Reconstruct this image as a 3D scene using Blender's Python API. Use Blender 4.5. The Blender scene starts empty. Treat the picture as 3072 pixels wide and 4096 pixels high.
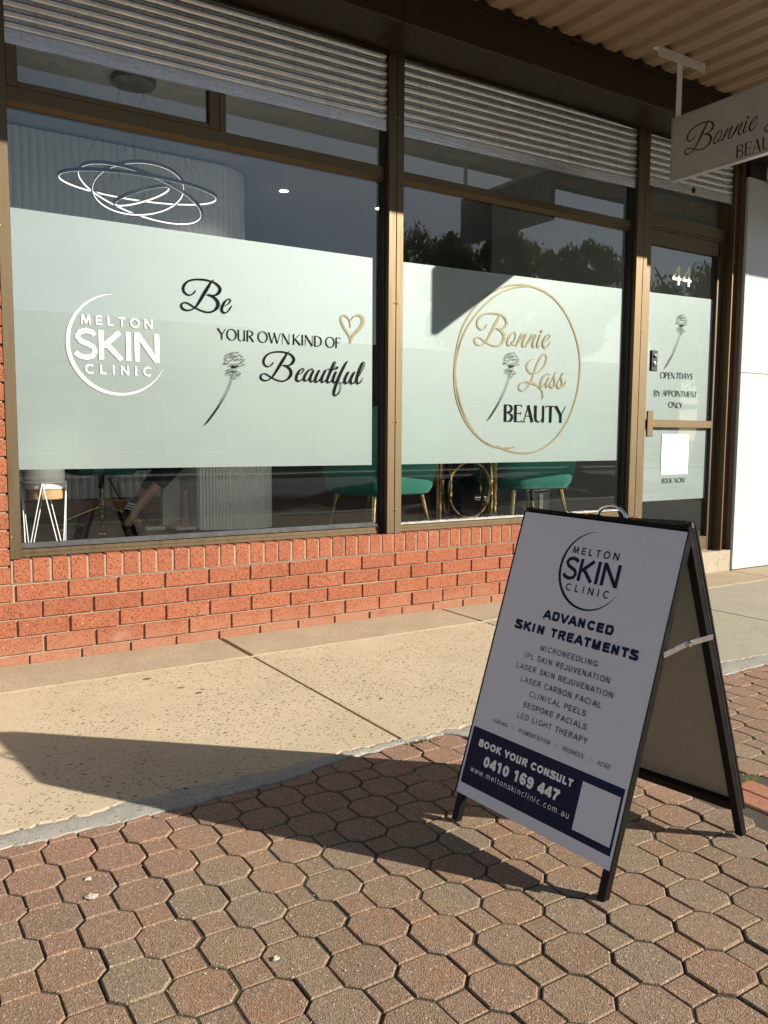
import bpy, bmesh, math, random
from mathutils import Vector, Matrix, Euler
random.seed(7)
R_ = math.radians
scene = bpy.context.scene
COL = scene.collection

# ------------------------------------------------------------------ camera
cam_d = bpy.data.cameras.new('camera'); cam = bpy.data.objects.new('camera', cam_d); COL.objects.link(cam)
yaw, pitch, roll = 0.5710135, -0.0916237, 0.0064795
fw = Vector((math.sin(yaw)*math.cos(pitch), math.cos(yaw)*math.cos(pitch), math.sin(pitch)))
rt = Vector((math.cos(yaw), -math.sin(yaw), 0)); upv = rt.cross(fw)
rt2 = math.cos(roll)*rt + math.sin(roll)*upv; up2 = -math.sin(roll)*rt + math.cos(roll)*upv
m = Matrix.Identity(4)
for i in range(3):
    m[i][0] = rt2[i]; m[i][1] = up2[i]; m[i][2] = -fw[i]
m.translation = Vector((-0.6184, -4.18565, 1.10569))
cam.matrix_world = m
cam_d.sensor_fit = 'HORIZONTAL'; cam_d.sensor_width = 36.0; cam_d.lens = 3293.93/3072*36
cam_d.clip_start = 0.05; cam_d.clip_end = 2000
scene.camera = cam

# ------------------------------------------------------------------ light
SUN = Vector((1.46, -1.61, 1.0)).normalized()          # direction towards the sun
elev = math.asin(SUN.z)
world = bpy.data.worlds.new('World'); scene.world = world; world.use_nodes = True
wn = world.node_tree.nodes; wl = world.node_tree.links
sky = wn.new('ShaderNodeTexSky'); sky.sky_type = 'NISHITA'; sky.sun_disc = False
sky.sun_elevation = elev; sky.sun_rotation = math.atan2(SUN.x, SUN.y)
sky.air_density = 1.0; sky.dust_density = 0.25; sky.ozone_density = 1.0
wn['Background'].inputs[1].default_value = 0.055
wl.new(sky.outputs[0], wn['Background'].inputs[0])
sun_d = bpy.data.lights.new('sun', 'SUN'); sun_d.energy = 5.0; sun_d.angle = R_(0.5); sun_d.color = (1.0, 0.94, 0.84)
sun = bpy.data.objects.new('sun', sun_d); COL.objects.link(sun)
sun.rotation_euler = (-SUN).to_track_quat('-Z', 'Y').to_euler(); sun.location = (6, -8, 8)
scene.view_settings.view_transform = 'Standard'; scene.view_settings.look = 'None'
scene.view_settings.exposure = 0.84; scene.view_settings.gamma = 1.0
scene.cycles.max_bounces = 6; scene.cycles.transparent_max_bounces = 12; scene.cycles.glossy_bounces = 3; scene.cycles.diffuse_bounces = 4
scene.cycles.use_denoising = True

# ------------------------------------------------------------------ materials
def new_mat(name):
    mt = bpy.data.materials.new(name); mt.use_nodes = True
    return mt, mt.node_tree.nodes, mt.node_tree.links
def node(n, kind, **kw):
    x = n.new(kind)
    for k, v in kw.items(): setattr(x, k, v)
    return x
def mixc(n, l, fac, a, b, mode='MIX'):
    x = n.new('ShaderNodeMix'); x.data_type = 'RGBA'; x.blend_type = mode
    for s, v in ((0, fac), (6, a), (7, b)):
        if hasattr(v, 'links'): l.new(v, x.inputs[s])
        elif isinstance(v, (int, float)): x.inputs[s].default_value = v
        else: x.inputs[s].default_value = (*v, 1)
    return x.outputs[2]
def ramp(n, l, src, stops):
    r = n.new('ShaderNodeValToRGB'); e = r.color_ramp.elements
    while len(e) < len(stops): e.new(0.5)
    for el, (p, c) in zip(e, stops):
        el.position = p; el.color = (c, c, c, 1) if isinstance(c, (int, float)) else (*c, 1)
    l.new(src, r.inputs[0]); return r.outputs[0]
def coords(n, l, kind='Position', scale=None, rnd=False):
    if kind == 'Position': c = n.new('ShaderNodeNewGeometry').outputs['Position']
    else: c = n.new('ShaderNodeTexCoord').outputs['Object']
    if rnd:
        oi = n.new('ShaderNodeObjectInfo'); a = n.new('ShaderNodeVectorMath'); a.operation = 'MULTIPLY_ADD'
        cx = n.new('ShaderNodeCombineXYZ')
        for i in range(3): l.new(oi.outputs['Random'], cx.inputs[i])
        l.new(cx.outputs[0], a.inputs[0]); a.inputs[1].default_value = (17, 31, 23); l.new(c, a.inputs[2]); c = a.outputs[0]
    if scale:
        mp = n.new('ShaderNodeMapping'); mp.inputs['Scale'].default_value = scale; l.new(c, mp.inputs[0]); c = mp.outputs[0]
    return c
def noise(n, l, vec, scale, detail=4, rough=.55):
    t = n.new('ShaderNodeTexNoise'); t.inputs['Scale'].default_value = scale
    t.inputs['Detail'].default_value = detail; t.inputs['Roughness'].default_value = rough; l.new(vec, t.inputs['Vector']); return t.outputs[0]
def voro(n, l, vec, scale, feature='F1', rnd=1.0):
    t = n.new('ShaderNodeTexVoronoi'); t.feature = feature; t.inputs['Scale'].default_value = scale
    if 'Randomness' in t.inputs: t.inputs['Randomness'].default_value = rnd
    l.new(vec, t.inputs['Vector']); return t
def bump(n, l, h, strength, dist=.01, normal=None):
    b = n.new('ShaderNodeBump'); b.inputs['Strength'].default_value = strength; b.inputs['Distance'].default_value = dist
    l.new(h, b.inputs['Height'])
    if normal: l.new(normal, b.inputs['Normal'])
    return b.outputs[0]
def plain(name, col, rough=.5, metal=0., var=.08, scale=30., bmp=0., spec=.5, bscale=None, stretch=None):
    mt, n, l = new_mat(name); p = n['Principled BSDF']
    v = coords(n, l, scale=stretch)
    f = noise(n, l, v, scale, 5)
    lo = tuple(c*(1-var) for c in col); hi = tuple(min(1, c*(1+var)) for c in col)
    l.new(mixc(n, l, ramp(n, l, f, [(.3, 0.), (.7, 1.)]), lo, hi), p.inputs['Base Color'])
    l.new(ramp(n, l, f, [(.3, max(0, rough-.08)), (.7, min(1, rough+.08))]), p.inputs['Roughness'])
    p.inputs['Metallic'].default_value = metal; p.inputs['Specular IOR Level'].default_value = spec
    if bmp:
        l.new(bump(n, l, noise(n, l, v, bscale or scale*4, 4), bmp, .004), p.inputs['Normal'])
    return mt
def emis(name, col, s):
    mt, n, l = new_mat(name); p = n['Principled BSDF']
    p.inputs['Base Color'].default_value = (.8, .8, .8, 1); p.inputs['Emission Color'].default_value = (*col, 1); p.inputs['Emission Strength'].default_value = s
    return mt

def m_brick(name, a, b, k):
    mt, n, l = new_mat(name); p = n['Principled BSDF']
    oi = n.new('ShaderNodeObjectInfo'); v = coords(n, l, rnd=True)
    base = mixc(n, l, oi.outputs['Random'], a, b)
    base = mixc(n, l, ramp(n, l, noise(n, l, v, 22, 5, .7), [(.32, 0.), (.7, .8)]), base, k)
    base = mixc(n, l, ramp(n, l, noise(n, l, v, 75, 5, .75), [(.40, .55), (.62, 0.)]), base, (.20, .06, .036))
    # dark ironspots, slightly stretched, and pale grit
    vs = coords(n, l, scale=(1, 1, .55), rnd=True)
    sp = voro(n, l, vs, 150); sel = voro(n, l, vs, 150)
    dark = ramp(n, l, sp.outputs['Distance'], [(.22, 1.), (.36, 0.)])
    pick = n.new('ShaderNodeSeparateColor'); l.new(sp.outputs['Color'], pick.inputs[0])
    mm = n.new('ShaderNodeMath'); mm.operation = 'MULTIPLY'; l.new(dark, mm.inputs[0]); l.new(ramp(n, l, pick.outputs[0], [(.25, 0.), (.31, 1.)]), mm.inputs[1])
    base = mixc(n, l, mm.outputs[0], base, (.045, .014, .010))
    m2 = n.new('ShaderNodeMath'); m2.operation = 'MULTIPLY'; l.new(dark, m2.inputs[0]); l.new(ramp(n, l, pick.outputs[1], [(.985, 0.), (.99, 1.)]), m2.inputs[1])
    base = mixc(n, l, m2.outputs[0], base, (.6, .45, .3))
    # white bloom in patches
    wp = coords(n, l)
    bl = ramp(n, l, noise(n, l, wp, 3.4, 5, .7), [(.62, 0.), (.82, .5)])
    base = mixc(n, l, bl, base, (.56, .36, .30))
    # splash dirt low on the wall
    sz = n.new('ShaderNodeSeparateXYZ'); l.new(wp, sz.inputs[0]); dz = n.new('ShaderNodeMath'); dz.operation = 'MULTIPLY_ADD'; l.new(noise(n, l, wp, 11, 4), dz.inputs[0]); dz.inputs[1].default_value = .22; l.new(sz.outputs[2], dz.inputs[2])
    dm = n.new('ShaderNodeMapRange'); l.new(dz.outputs[0], dm.inputs[0]); dm.inputs[1].default_value = .26; dm.inputs[2].default_value = .10; dm.inputs[3].default_value = 0.; dm.inputs[4].default_value = .6
    base = mixc(n, l, dm.outputs[0], base, (.37, .20, .125))
    l.new(base, p.inputs['Base Color']); p.inputs['Roughness'].default_value = .88; p.inputs['Specular IOR Level'].default_value = .2
    h = n.new('ShaderNodeMath'); h.operation = 'SUBTRACT'; l.new(noise(n, l, v, 260, 4), h.inputs[0]); l.new(mm.outputs[0], h.inputs[1])
    l.new(bump(n, l, h.outputs[0], .55, .003), p.inputs['Normal'])
    return mt
def m_concrete(name, a, b, pits=1., dark=(.075, .052, .035), scale=1.):
    mt, n, l = new_mat(name); p = n['Principled BSDF']; v = coords(n, l)
    big = noise(n, l, v, 1.3*scale, 5, .6); mid = noise(n, l, v, 9*scale, 5)
    base = mixc(n, l, ramp(n, l, big, [(.35, 0.), (.68, 1.)]), a, b)
    base = mixc(n, l, ramp(n, l, mid, [(.3, .35), (.7, 0.)]), base, tuple(x*.72 for x in a))
    fine = noise(n, l, v, 330, 3, .7)
    base = mixc(n, l, ramp(n, l, fine, [(.35, .4), (.65, 0.)]), base, tuple(x*.6 for x in a))
    hgt = fine
    if pits:
        # pits: two sizes, elongated along the wall, denser in patches
        dens = ramp(n, l, noise(n, l, v, 2.1, 3), [(.33, .22), (.56, 1.)])
        tot = None
        for sc, lo, r0, r1, st in ((38, .55, .15, .24, (.62, 1.35, 1)), (72, .34, .18, .30, (.7, 1.35, 1)), (11, .93, .16, .185, (.85, 1.15, 1))):
            mp = n.new('ShaderNodeMapping'); mp.inputs['Scale'].default_value = st; mp.inputs['Rotation'].default_value = (0, 0, .5)
            wob = n.new('ShaderNodeVectorMath'); wob.operation = 'MULTIPLY_ADD'
            nt = n.new('ShaderNodeTexNoise'); nt.inputs['Scale'].default_value = 70; l.new(v, nt.inputs['Vector'])
            l.new(nt.outputs['Color'], wob.inputs[0]); wob.inputs[1].default_value = (.012, .012, 0); l.new(v, wob.inputs[2])
            l.new(wob.outputs[0], mp.inputs[0])
            vo = voro(n, l, mp.outputs[0], sc); sepc = n.new('ShaderNodeSeparateColor'); l.new(vo.outputs['Color'], sepc.inputs[0])
            d = ramp(n, l, vo.outputs['Distance'], [(r0, 1.), (r1, 0.)])
            x = n.new('ShaderNodeMath'); x.operation = 'MULTIPLY'; l.new(d, x.inputs[0]); l.new(ramp(n, l, sepc.outputs[0], [(lo, 0.), (lo+.03, 1.)]), x.inputs[1])
            if sc != 11:
                y = n.new('ShaderNodeMath'); y.operation = 'MULTIPLY'; l.new(x.outputs[0], y.inputs[0]); l.new(dens, y.inputs[1]); x = y
            if tot is None: tot = x.outputs[0]
            else:
                z = n.new('ShaderNodeMath'); z.operation = 'MAXIMUM'; l.new(tot, z.inputs[0]); l.new(x.outputs[0], z.inputs[1]); tot = z.outputs[0]
        sc_ = n.new('ShaderNodeMath'); sc_.operation = 'MULTIPLY'; l.new(tot, sc_.inputs[0]); sc_.inputs[1].default_value = .92*pits
        base = mixc(n, l, sc_.outputs[0], base, dark)
        hh = n.new('ShaderNodeMath'); hh.operation = 'MULTIPLY_ADD'; l.new(tot, hh.inputs[0]); hh.inputs[1].default_value = -1.6; l.new(fine, hh.inputs[2]); hgt = hh.outputs[0]
    l.new(base, p.inputs['Base Color']); p.inputs['Roughness'].default_value = .92; p.inputs['Specular IOR Level'].default_value = .15
    l.new(bump(n, l, hgt, .6, .004), p.inputs['Normal'])
    return mt
def m_paver():
    mt, n, l = new_mat('paver_concrete'); p = n['Principled BSDF']
    oi = n.new('ShaderNodeObjectInfo'); v = coords(n, l); vr = coords(n, l, rnd=True)
    r = n.new('ShaderNodeValToRGB'); l.new(oi.outputs['Random'], r.inputs[0])
    e = r.color_ramp.elements; e[0].position = 0; e[1].position = 1
    e[0].color = (.285, .180, .112, 1); e[1].color = (.30, .208, .128, 1)
    for pos, c in ((.25, (.305, .176, .108)), (.5, (.235, .155, .10)), (.72, (.315, .200, .120)), (.9, (.26, .19, .123))):
        x = e.new(pos); x.color = (*c, 1)
    sep = n.new('ShaderNodeSeparateXYZ'); l.new(v, sep.inputs[0])
    # redder stone towards the footpath slab at the far left, as laid from another batch
    edge = n.new('ShaderNodeMath'); edge.operation = 'MULTIPLY_ADD'; l.new(noise(n, l, v, 2.5, 2), edge.inputs[0]); edge.inputs[1].default_value = .5; l.new(sep.outputs[1], edge.inputs[2])
    red = ramp(n, l, edge.outputs[0], [(0., 0.), (1., 1.)])
    mr = n.new('ShaderNodeMapRange'); l.new(edge.outputs[0], mr.inputs[0]); mr.inputs[1].default_value = -2.15; mr.inputs[2].default_value = -1.6; mr.inputs[4].default_value = .75
    base = mixc(n, l, mr.outputs[0], r.outputs[0], (.36, .185, .125))
    base = mixc(n, l, ramp(n, l, noise(n, l, vr, 9, 4), [(.3, .42), (.65, 0.)]), base, (.23, .175, .13))
    g = voro(n, l, v, 330); sp = n.new('ShaderNodeSeparateColor'); l.new(g.outputs['Color'], sp.inputs[0])
    base = mixc(n, l, ramp(n, l, sp.outputs[0], [(.0, .75), (.5, 0.)]), base, (.11, .08, .055))
    base = mixc(n, l, ramp(n, l, sp.outputs[1], [(.86, 0.), (.97, .5)]), base, (.52, .44, .33))
    g2 = voro(n, l, v, 130); s2 = n.new('ShaderNodeSeparateColor'); l.new(g2.outputs['Color'], s2.inputs[0])
    dd = n.new('ShaderNodeMath'); dd.operation = 'MULTIPLY'; l.new(ramp(n, l, g2.outputs['Distance'], [(.2, 1.), (.34, 0.)]), dd.inputs[0]); l.new(ramp(n, l, s2.outputs[0], [(.86, 0.), (.9, 1.)]), dd.inputs[1])
    base = mixc(n, l, dd.outputs[0], base, (.52, .44, .33))
    l.new(base, p.inputs['Base Color']); p.inputs['Roughness'].default_value = .9; p.inputs['Specular IOR Level'].default_value = .25
    l.new(bump(n, l, g.outputs['Distance'], .5, .003, bump(n, l, noise(n, l, v, 40, 4), .25, .006)), p.inputs['Normal'])
    return mt
def m_bed():
    mt, n, l = new_mat('joint_sand_and_moss'); p = n['Principled BSDF']; v = coords(n, l)
    base = mixc(n, l, ramp(n, l, noise(n, l, v, 5, 4), [(.42, 0.), (.62, 1.)]), (.075, .058, .040), (.085, .082, .026))
    base = mixc(n, l, ramp(n, l, noise(n, l, v, 120, 3), [(.35, .6), (.7, 0.)]), base, (.035, .027, .02))
    l.new(base, p.inputs['Base Color']); p.inputs['Roughness'].default_value = 1
    l.new(bump(n, l, noise(n, l, v, 150, 4), .8, .006), p.inputs['Normal'])
    return mt
def m_glass(name, tint=(.95, .975, .965)):
    mt, n, l = new_mat(name); n.remove(n['Principled BSDF'])
    t = n.new('ShaderNodeBsdfTransparent'); t.inputs[0].default_value = (*tint, 1)
    g = n.new('ShaderNodeBsdfGlossy'); g.inputs['Roughness'].default_value = 0.0; g.inputs['Color'].default_value = (.95, .97, 1, 1)
    ge = n.new('ShaderNodeNewGeometry'); dp = n.new('ShaderNodeVectorMath'); dp.operation = 'DOT_PRODUCT'
    l.new(ge.outputs['Incoming'], dp.inputs[0]); l.new(ge.outputs['Normal'], dp.inputs[1])
    def mth(op, x, y=None):
        q = n.new('ShaderNodeMath'); q.operation = op
        for i_, s_ in ((0, x), (1, y)):
            if s_ is None: continue
            if hasattr(s_, 'links'): l.new(s_, q.inputs[i_])
            else: q.inputs[i_].default_value = s_
        return q.outputs[0]
    # two-surface Schlick reflectance, the same from either side
    sch = mth('MULTIPLY', mth('POWER', mth('SUBTRACT', 1.0, mth('ABSOLUTE', dp.outputs['Value'])), 5.0), .96)
    kk = mth('MULTIPLY', mth('ADD', sch, .042), 2.2)
    k = n.new('ShaderNodeMath'); k.operation = 'MINIMUM'; l.new(kk, k.inputs[0]); k.inputs[1].default_value = 1.0
    v = coords(n, l)
    nb = bump(n, l, noise(n, l, v, 1.1, 1), .012, .05); l.new(nb, g.inputs['Normal'])
    x = n.new('ShaderNodeMixShader'); l.new(k.outputs[0], x.inputs[0]); l.new(t.outputs[0], x.inputs[1]); l.new(g.outputs[0], x.inputs[2])
    l.new(x.outputs[0], n['Material Output'].inputs[0]); return mt
def m_film():
    mt, n, l = new_mat('frosted_vinyl'); n.remove(n['Principled BSDF']); v = coords(n, l)
    base = mixc(n, l, ramp(n, l, noise(n, l, v, 170, 3, .85), [(.35, 0.), (.65, 1.)]), (.50, .585, .57), (.72, .795, .77))
    vs_ = coords(n, l, scale=(.8, 1, 2.6)); base = mixc(n, l, ramp(n, l, noise(n, l, vs_, 1.3, 5, .65), [(.32, .55), (.68, 0.)]), base, (.44, .535, .53))
    d = n.new('ShaderNodeBsdfDiffuse'); l.new(base, d.inputs[0])
    t = n.new('ShaderNodeBsdfTranslucent'); t.inputs[0].default_value = (.90, .96, .93, 1)
    x = n.new('ShaderNodeMixShader'); x.inputs[0].default_value = .68; l.new(d.outputs[0], x.inputs[1]); l.new(t.outputs[0], x.inputs[2])
    g = n.new('ShaderNodeBsdfGlossy'); g.inputs['Roughness'].default_value = .5; g.inputs['Color'].default_value = (.85, .92, .88, 1)
    y = n.new('ShaderNodeMixShader'); y.inputs[0].default_value = .13; l.new(x.outputs[0], y.inputs[1]); l.new(g.outputs[0], y.inputs[2])
    nb = bump(n, l, noise(n, l, v, 600, 2), .25, .002); l.new(nb, g.inputs['Normal'])
    l.new(y.outputs[0], n['Material Output'].inputs[0]); return mt
def m_timber(name, a, b, axis=(1, 12, 12), rough=.5):
    mt, n, l = new_mat(name); p = n['Principled BSDF']; v = coords(n, l, scale=axis, rnd=True)
    f = noise(n, l, v, 3, 6, .6); l.new(mixc(n, l, ramp(n, l, f, [(.3, 0.), (.7, 1.)]), a, b), p.inputs['Base Color']); p.inputs['Roughness'].default_value = rough
    return mt
def m_steel():
    mt, n, l = new_mat('galvanised_slat'); p = n['Principled BSDF']; v = coords(n, l, scale=(1, 10, 14))
    f = noise(n, l, v, 6, 6, .65)
    base = mixc(n, l, ramp(n, l, f, [(.3, 0.), (.72, 1.)]), (.52, .54, .57), (.84, .87, .90))
    vd = coords(n, l, scale=(9, 1, 1)); base = mixc(n, l, ramp(n, l, noise(n, l, vd, 2.4, 5, .7), [(.55, 0.), (.8, .5)]), base, (.24, .22, .20))
    l.new(base, p.inputs['Base Color']); p.inputs['Metallic'].default_value = .8
    l.new(ramp(n, l, f, [(.3, .32), (.7, .22)]), p.inputs['Roughness'])
    l.new(bump(n, l, noise(n, l, coords(n, l, scale=(3, 40, 40)), 10, 3), .015, .003), p.inputs['Normal'])
    return mt
def m_leaf(name, a, b):
    mt, n, l = new_mat(name); p = n['Principled BSDF']; v = coords(n, l)
    l.new(mixc(n, l, ramp(n, l, noise(n, l, v, 1.2, 3), [(.3, 0.), (.7, 1.)]), a, b), p.inputs['Base Color']); p.inputs['Roughness'].default_value = .6
    tr = n.new('ShaderNodeBsdfTranslucent'); tr.inputs[0].default_value = (b[0]*1.6, b[1]*1.7, b[2]*1.2, 1)
    ms = n.new('ShaderNodeMixShader'); ms.inputs[0].default_value = .4; l.new(p.outputs[0], ms.inputs[1]); l.new(tr.outputs[0], ms.inputs[2]); l.new(ms.outputs[0], n['Material Output'].inputs[0])
    return mt
def m_velvet():
    mt, n, l = new_mat('green_velvet'); p = n['Principled BSDF']; v = coords(n, l)
    l.new(mixc(n, l, noise(n, l, v, 9, 4), (.010, .095, .072), (.014, .14, .105)), p.inputs['Base Color'])
    p.inputs['Roughness'].default_value = .85; p.inputs['Sheen Weight'].default_value = .25; p.inputs['Sheen Tint'].default_value = (.3, .9, .7, 1)
    return mt
def m_gold(name, a=(.095, .082, .042), b=(.22, .19, .105), rough=.55):
    mt, n, l = new_mat(name); p = n['Principled BSDF']; v = coords(n, l, scale=(30, 1, 60))
    l.new(mixc(n, l, noise(n, l, v, 3, 4), a, b), p.inputs['Base Color']); p.inputs['Metallic'].default_value = .6; p.inputs['Roughness'].default_value = rough
    l.new(bump(n, l, noise(n, l, v, 4, 3), .5, .004), p.inputs['Normal'])
    return mt

MAT = {}
def build_mats():
    M = MAT
    M['brick'] = m_brick('red_brick', (.42, .140, .066), (.30, .092, .046), (.36, .145, .078))
    M['brick_paver'] = m_brick('red_paving_brick', (.37, .12, .065), (.39, .13, .075), (.42, .16, .10))
    M['mortar'] = m_concrete('brick_mortar', (.43, .32, .22), (.34, .235, .165), 0, scale=3)
    M['mortar_grey'] = m_concrete('grey_mortar', (.45, .42, .355), (.33, .31, .265), .8, (.15, .13, .10), 9)
    M['slab'] = m_concrete('pitted_concrete', (.66, .53, .36), (.53, .425, .285))
    M['slab_far'] = m_concrete('worn_concrete', (.46, .41, .31), (.40, .36, .28), .3)
    M['strip'] = m_concrete('trowelled_concrete', (.50, .395, .265), (.40, .32, .22), .25, scale=2.4)
    M['step'] = m_concrete('step_concrete', (.45, .38, .28), (.5, .43, .32), .5)
    M['paver'] = m_paver(); M['bed'] = m_bed()
    M['asphalt'] = m_concrete('asphalt', (.05, .05, .052), (.065, .064, .063), 0)
    M['earth'] = m_concrete('dry_ground', (.09, .08, .055), (.07, .075, .04), 0, scale=.2)
    M['frame'] = plain('bronze_anodised_aluminium', (.150, .112, .066), .54, .93, .05, 60, .03, stretch=(1, 1, .05), spec=.3)
    M['gasket'] = plain('black_gasket', (.012, .012, .012), .6)
    M['screw'] = plain('screw_metal', (.30, .22, .12), .35, .9)
    M['steel'] = m_steel()
    M['brown'] = plain('dark_brown_paint', (.026, .017, .011), .38, 0, .10, 8, .02)
    M['canopy'] = plain('cream_colour_steel', (.29, .215, .14), .45, 0, .06, 5, .02)
    M['galv'] = plain('galvanised_bracket', (.50, .48, .45), .4, .5)
    M['glass'] = m_glass('window_glass'); M['film'] = m_film()
    M['clear'] = m_glass('clear_glass', (.80, .88, .86))
    M['black_vinyl'] = plain('black_vinyl', (.006, .007, .008), .75, spec=.05)
    M['white_vinyl'] = plain('white_vinyl', (.84, .84, .82), .4, var=.02)
    M['gold_vinyl'] = m_gold('gold_foil')
    M['number'] = plain('pale_gold_vinyl', (.80, .74, .50), .35, .2, .05)
    M['navy_vinyl'] = plain('navy_vinyl', (.012, .015, .050), .5, var=.03, spec=.12)
    M['panel'] = plain('white_sign_panel', (.68, .67, .71), .35, var=.02, spec=.4)
    M['panel_in'] = plain('board_back', (.28, .27, .23), .6, var=.06)
    M['board_frame'] = plain('black_powder_coat', (.008, .0065, .006), .45, 0, .2, 20, .05, spec=.15)
    M['chrome'] = plain('chrome', (.72, .73, .75), .14, 1., .03)
    M['sign_face'] = plain('hanging_sign_face', (.38, .35, .335), .4, var=.03)
    M['brown_vinyl'] = plain('brown_vinyl', (.05, .03, .02), .35)
    M['cladding'] = plain('white_cladding', (.54, .55, .53), .22, var=.015, bmp=.01)
    M['white'] = plain('white_paint', (.78, .78, .75), .5, var=.03)
    M['flute'] = plain('white_fluted_panel', (.86, .87, .87), .55, var=.03)
    M['ceiling'] = plain('ceiling_paint', (.55, .55, .54), .8, var=.03)
    M['inwall'] = plain('grey_wall_paint', (.28, .28, .27), .8, var=.05)
    M['floor'] = m_timber('dark_timber_floor', (.035, .022, .014), (.085, .055, .034), (1, 10, 10), .3)
    M['oak'] = m_timber('oak', (.38, .22, .10), (.52, .34, .17), (2, 14, 14))
    M['brass'] = plain('brass', (.62, .45, .20), .22, 1., .06)
    M['antique'] = plain('antique_brass', (.36, .26, .12), .28, 1., .08)
    M['black_plastic'] = plain('black_plastic', (.012, .012, .012), .45)
    M['pink'] = plain('pink_bottle', (.55, .34, .42), .35)
    M['velvet'] = m_velvet()
    M['tanleather'] = plain('brown_upholstery', (.16, .085, .055), .7)
    M['cloth'] = plain('black_cloth', (.010, .010, .011), .9)
    M['skin'] = plain('skin', (.45, .26, .18), .55)
    M['hair'] = plain('dark_hair', (.03, .02, .012), .6)
    M['led'] = emis('led_strip', (1, .95, .90), .85); M['lamp'] = emis('downlight_lens', (1, .95, .85), 6.0)
    M['ringmetal'] = plain('brushed_dark_metal', (.22, .22, .22), .4, .6)
    M['leaf'] = m_leaf('pepper_leaf', (.07, .085, .038), (.12, .135, .065))
    M['bark'] = plain('bark', (.12, .09, .065), .95, bmp=.6)
    M['render'] = plain('pale_render', (.34, .31, .26), .85); M['tile'] = plain('roof_tile', (.11, .07, .06), .8); M['darkglass'] = plain('dark_window', (.03, .035, .04), .1)
    M['red'] = plain('red_sign_paint', (.45, .02, .03), .4)
    M['weed'] = m_leaf('weed_green', (.12, .13, .03), (.2, .19, .06))
    M['scrap'] = plain('pale_scrap', (.55, .47, .36), .9)
build_mats()
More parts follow.
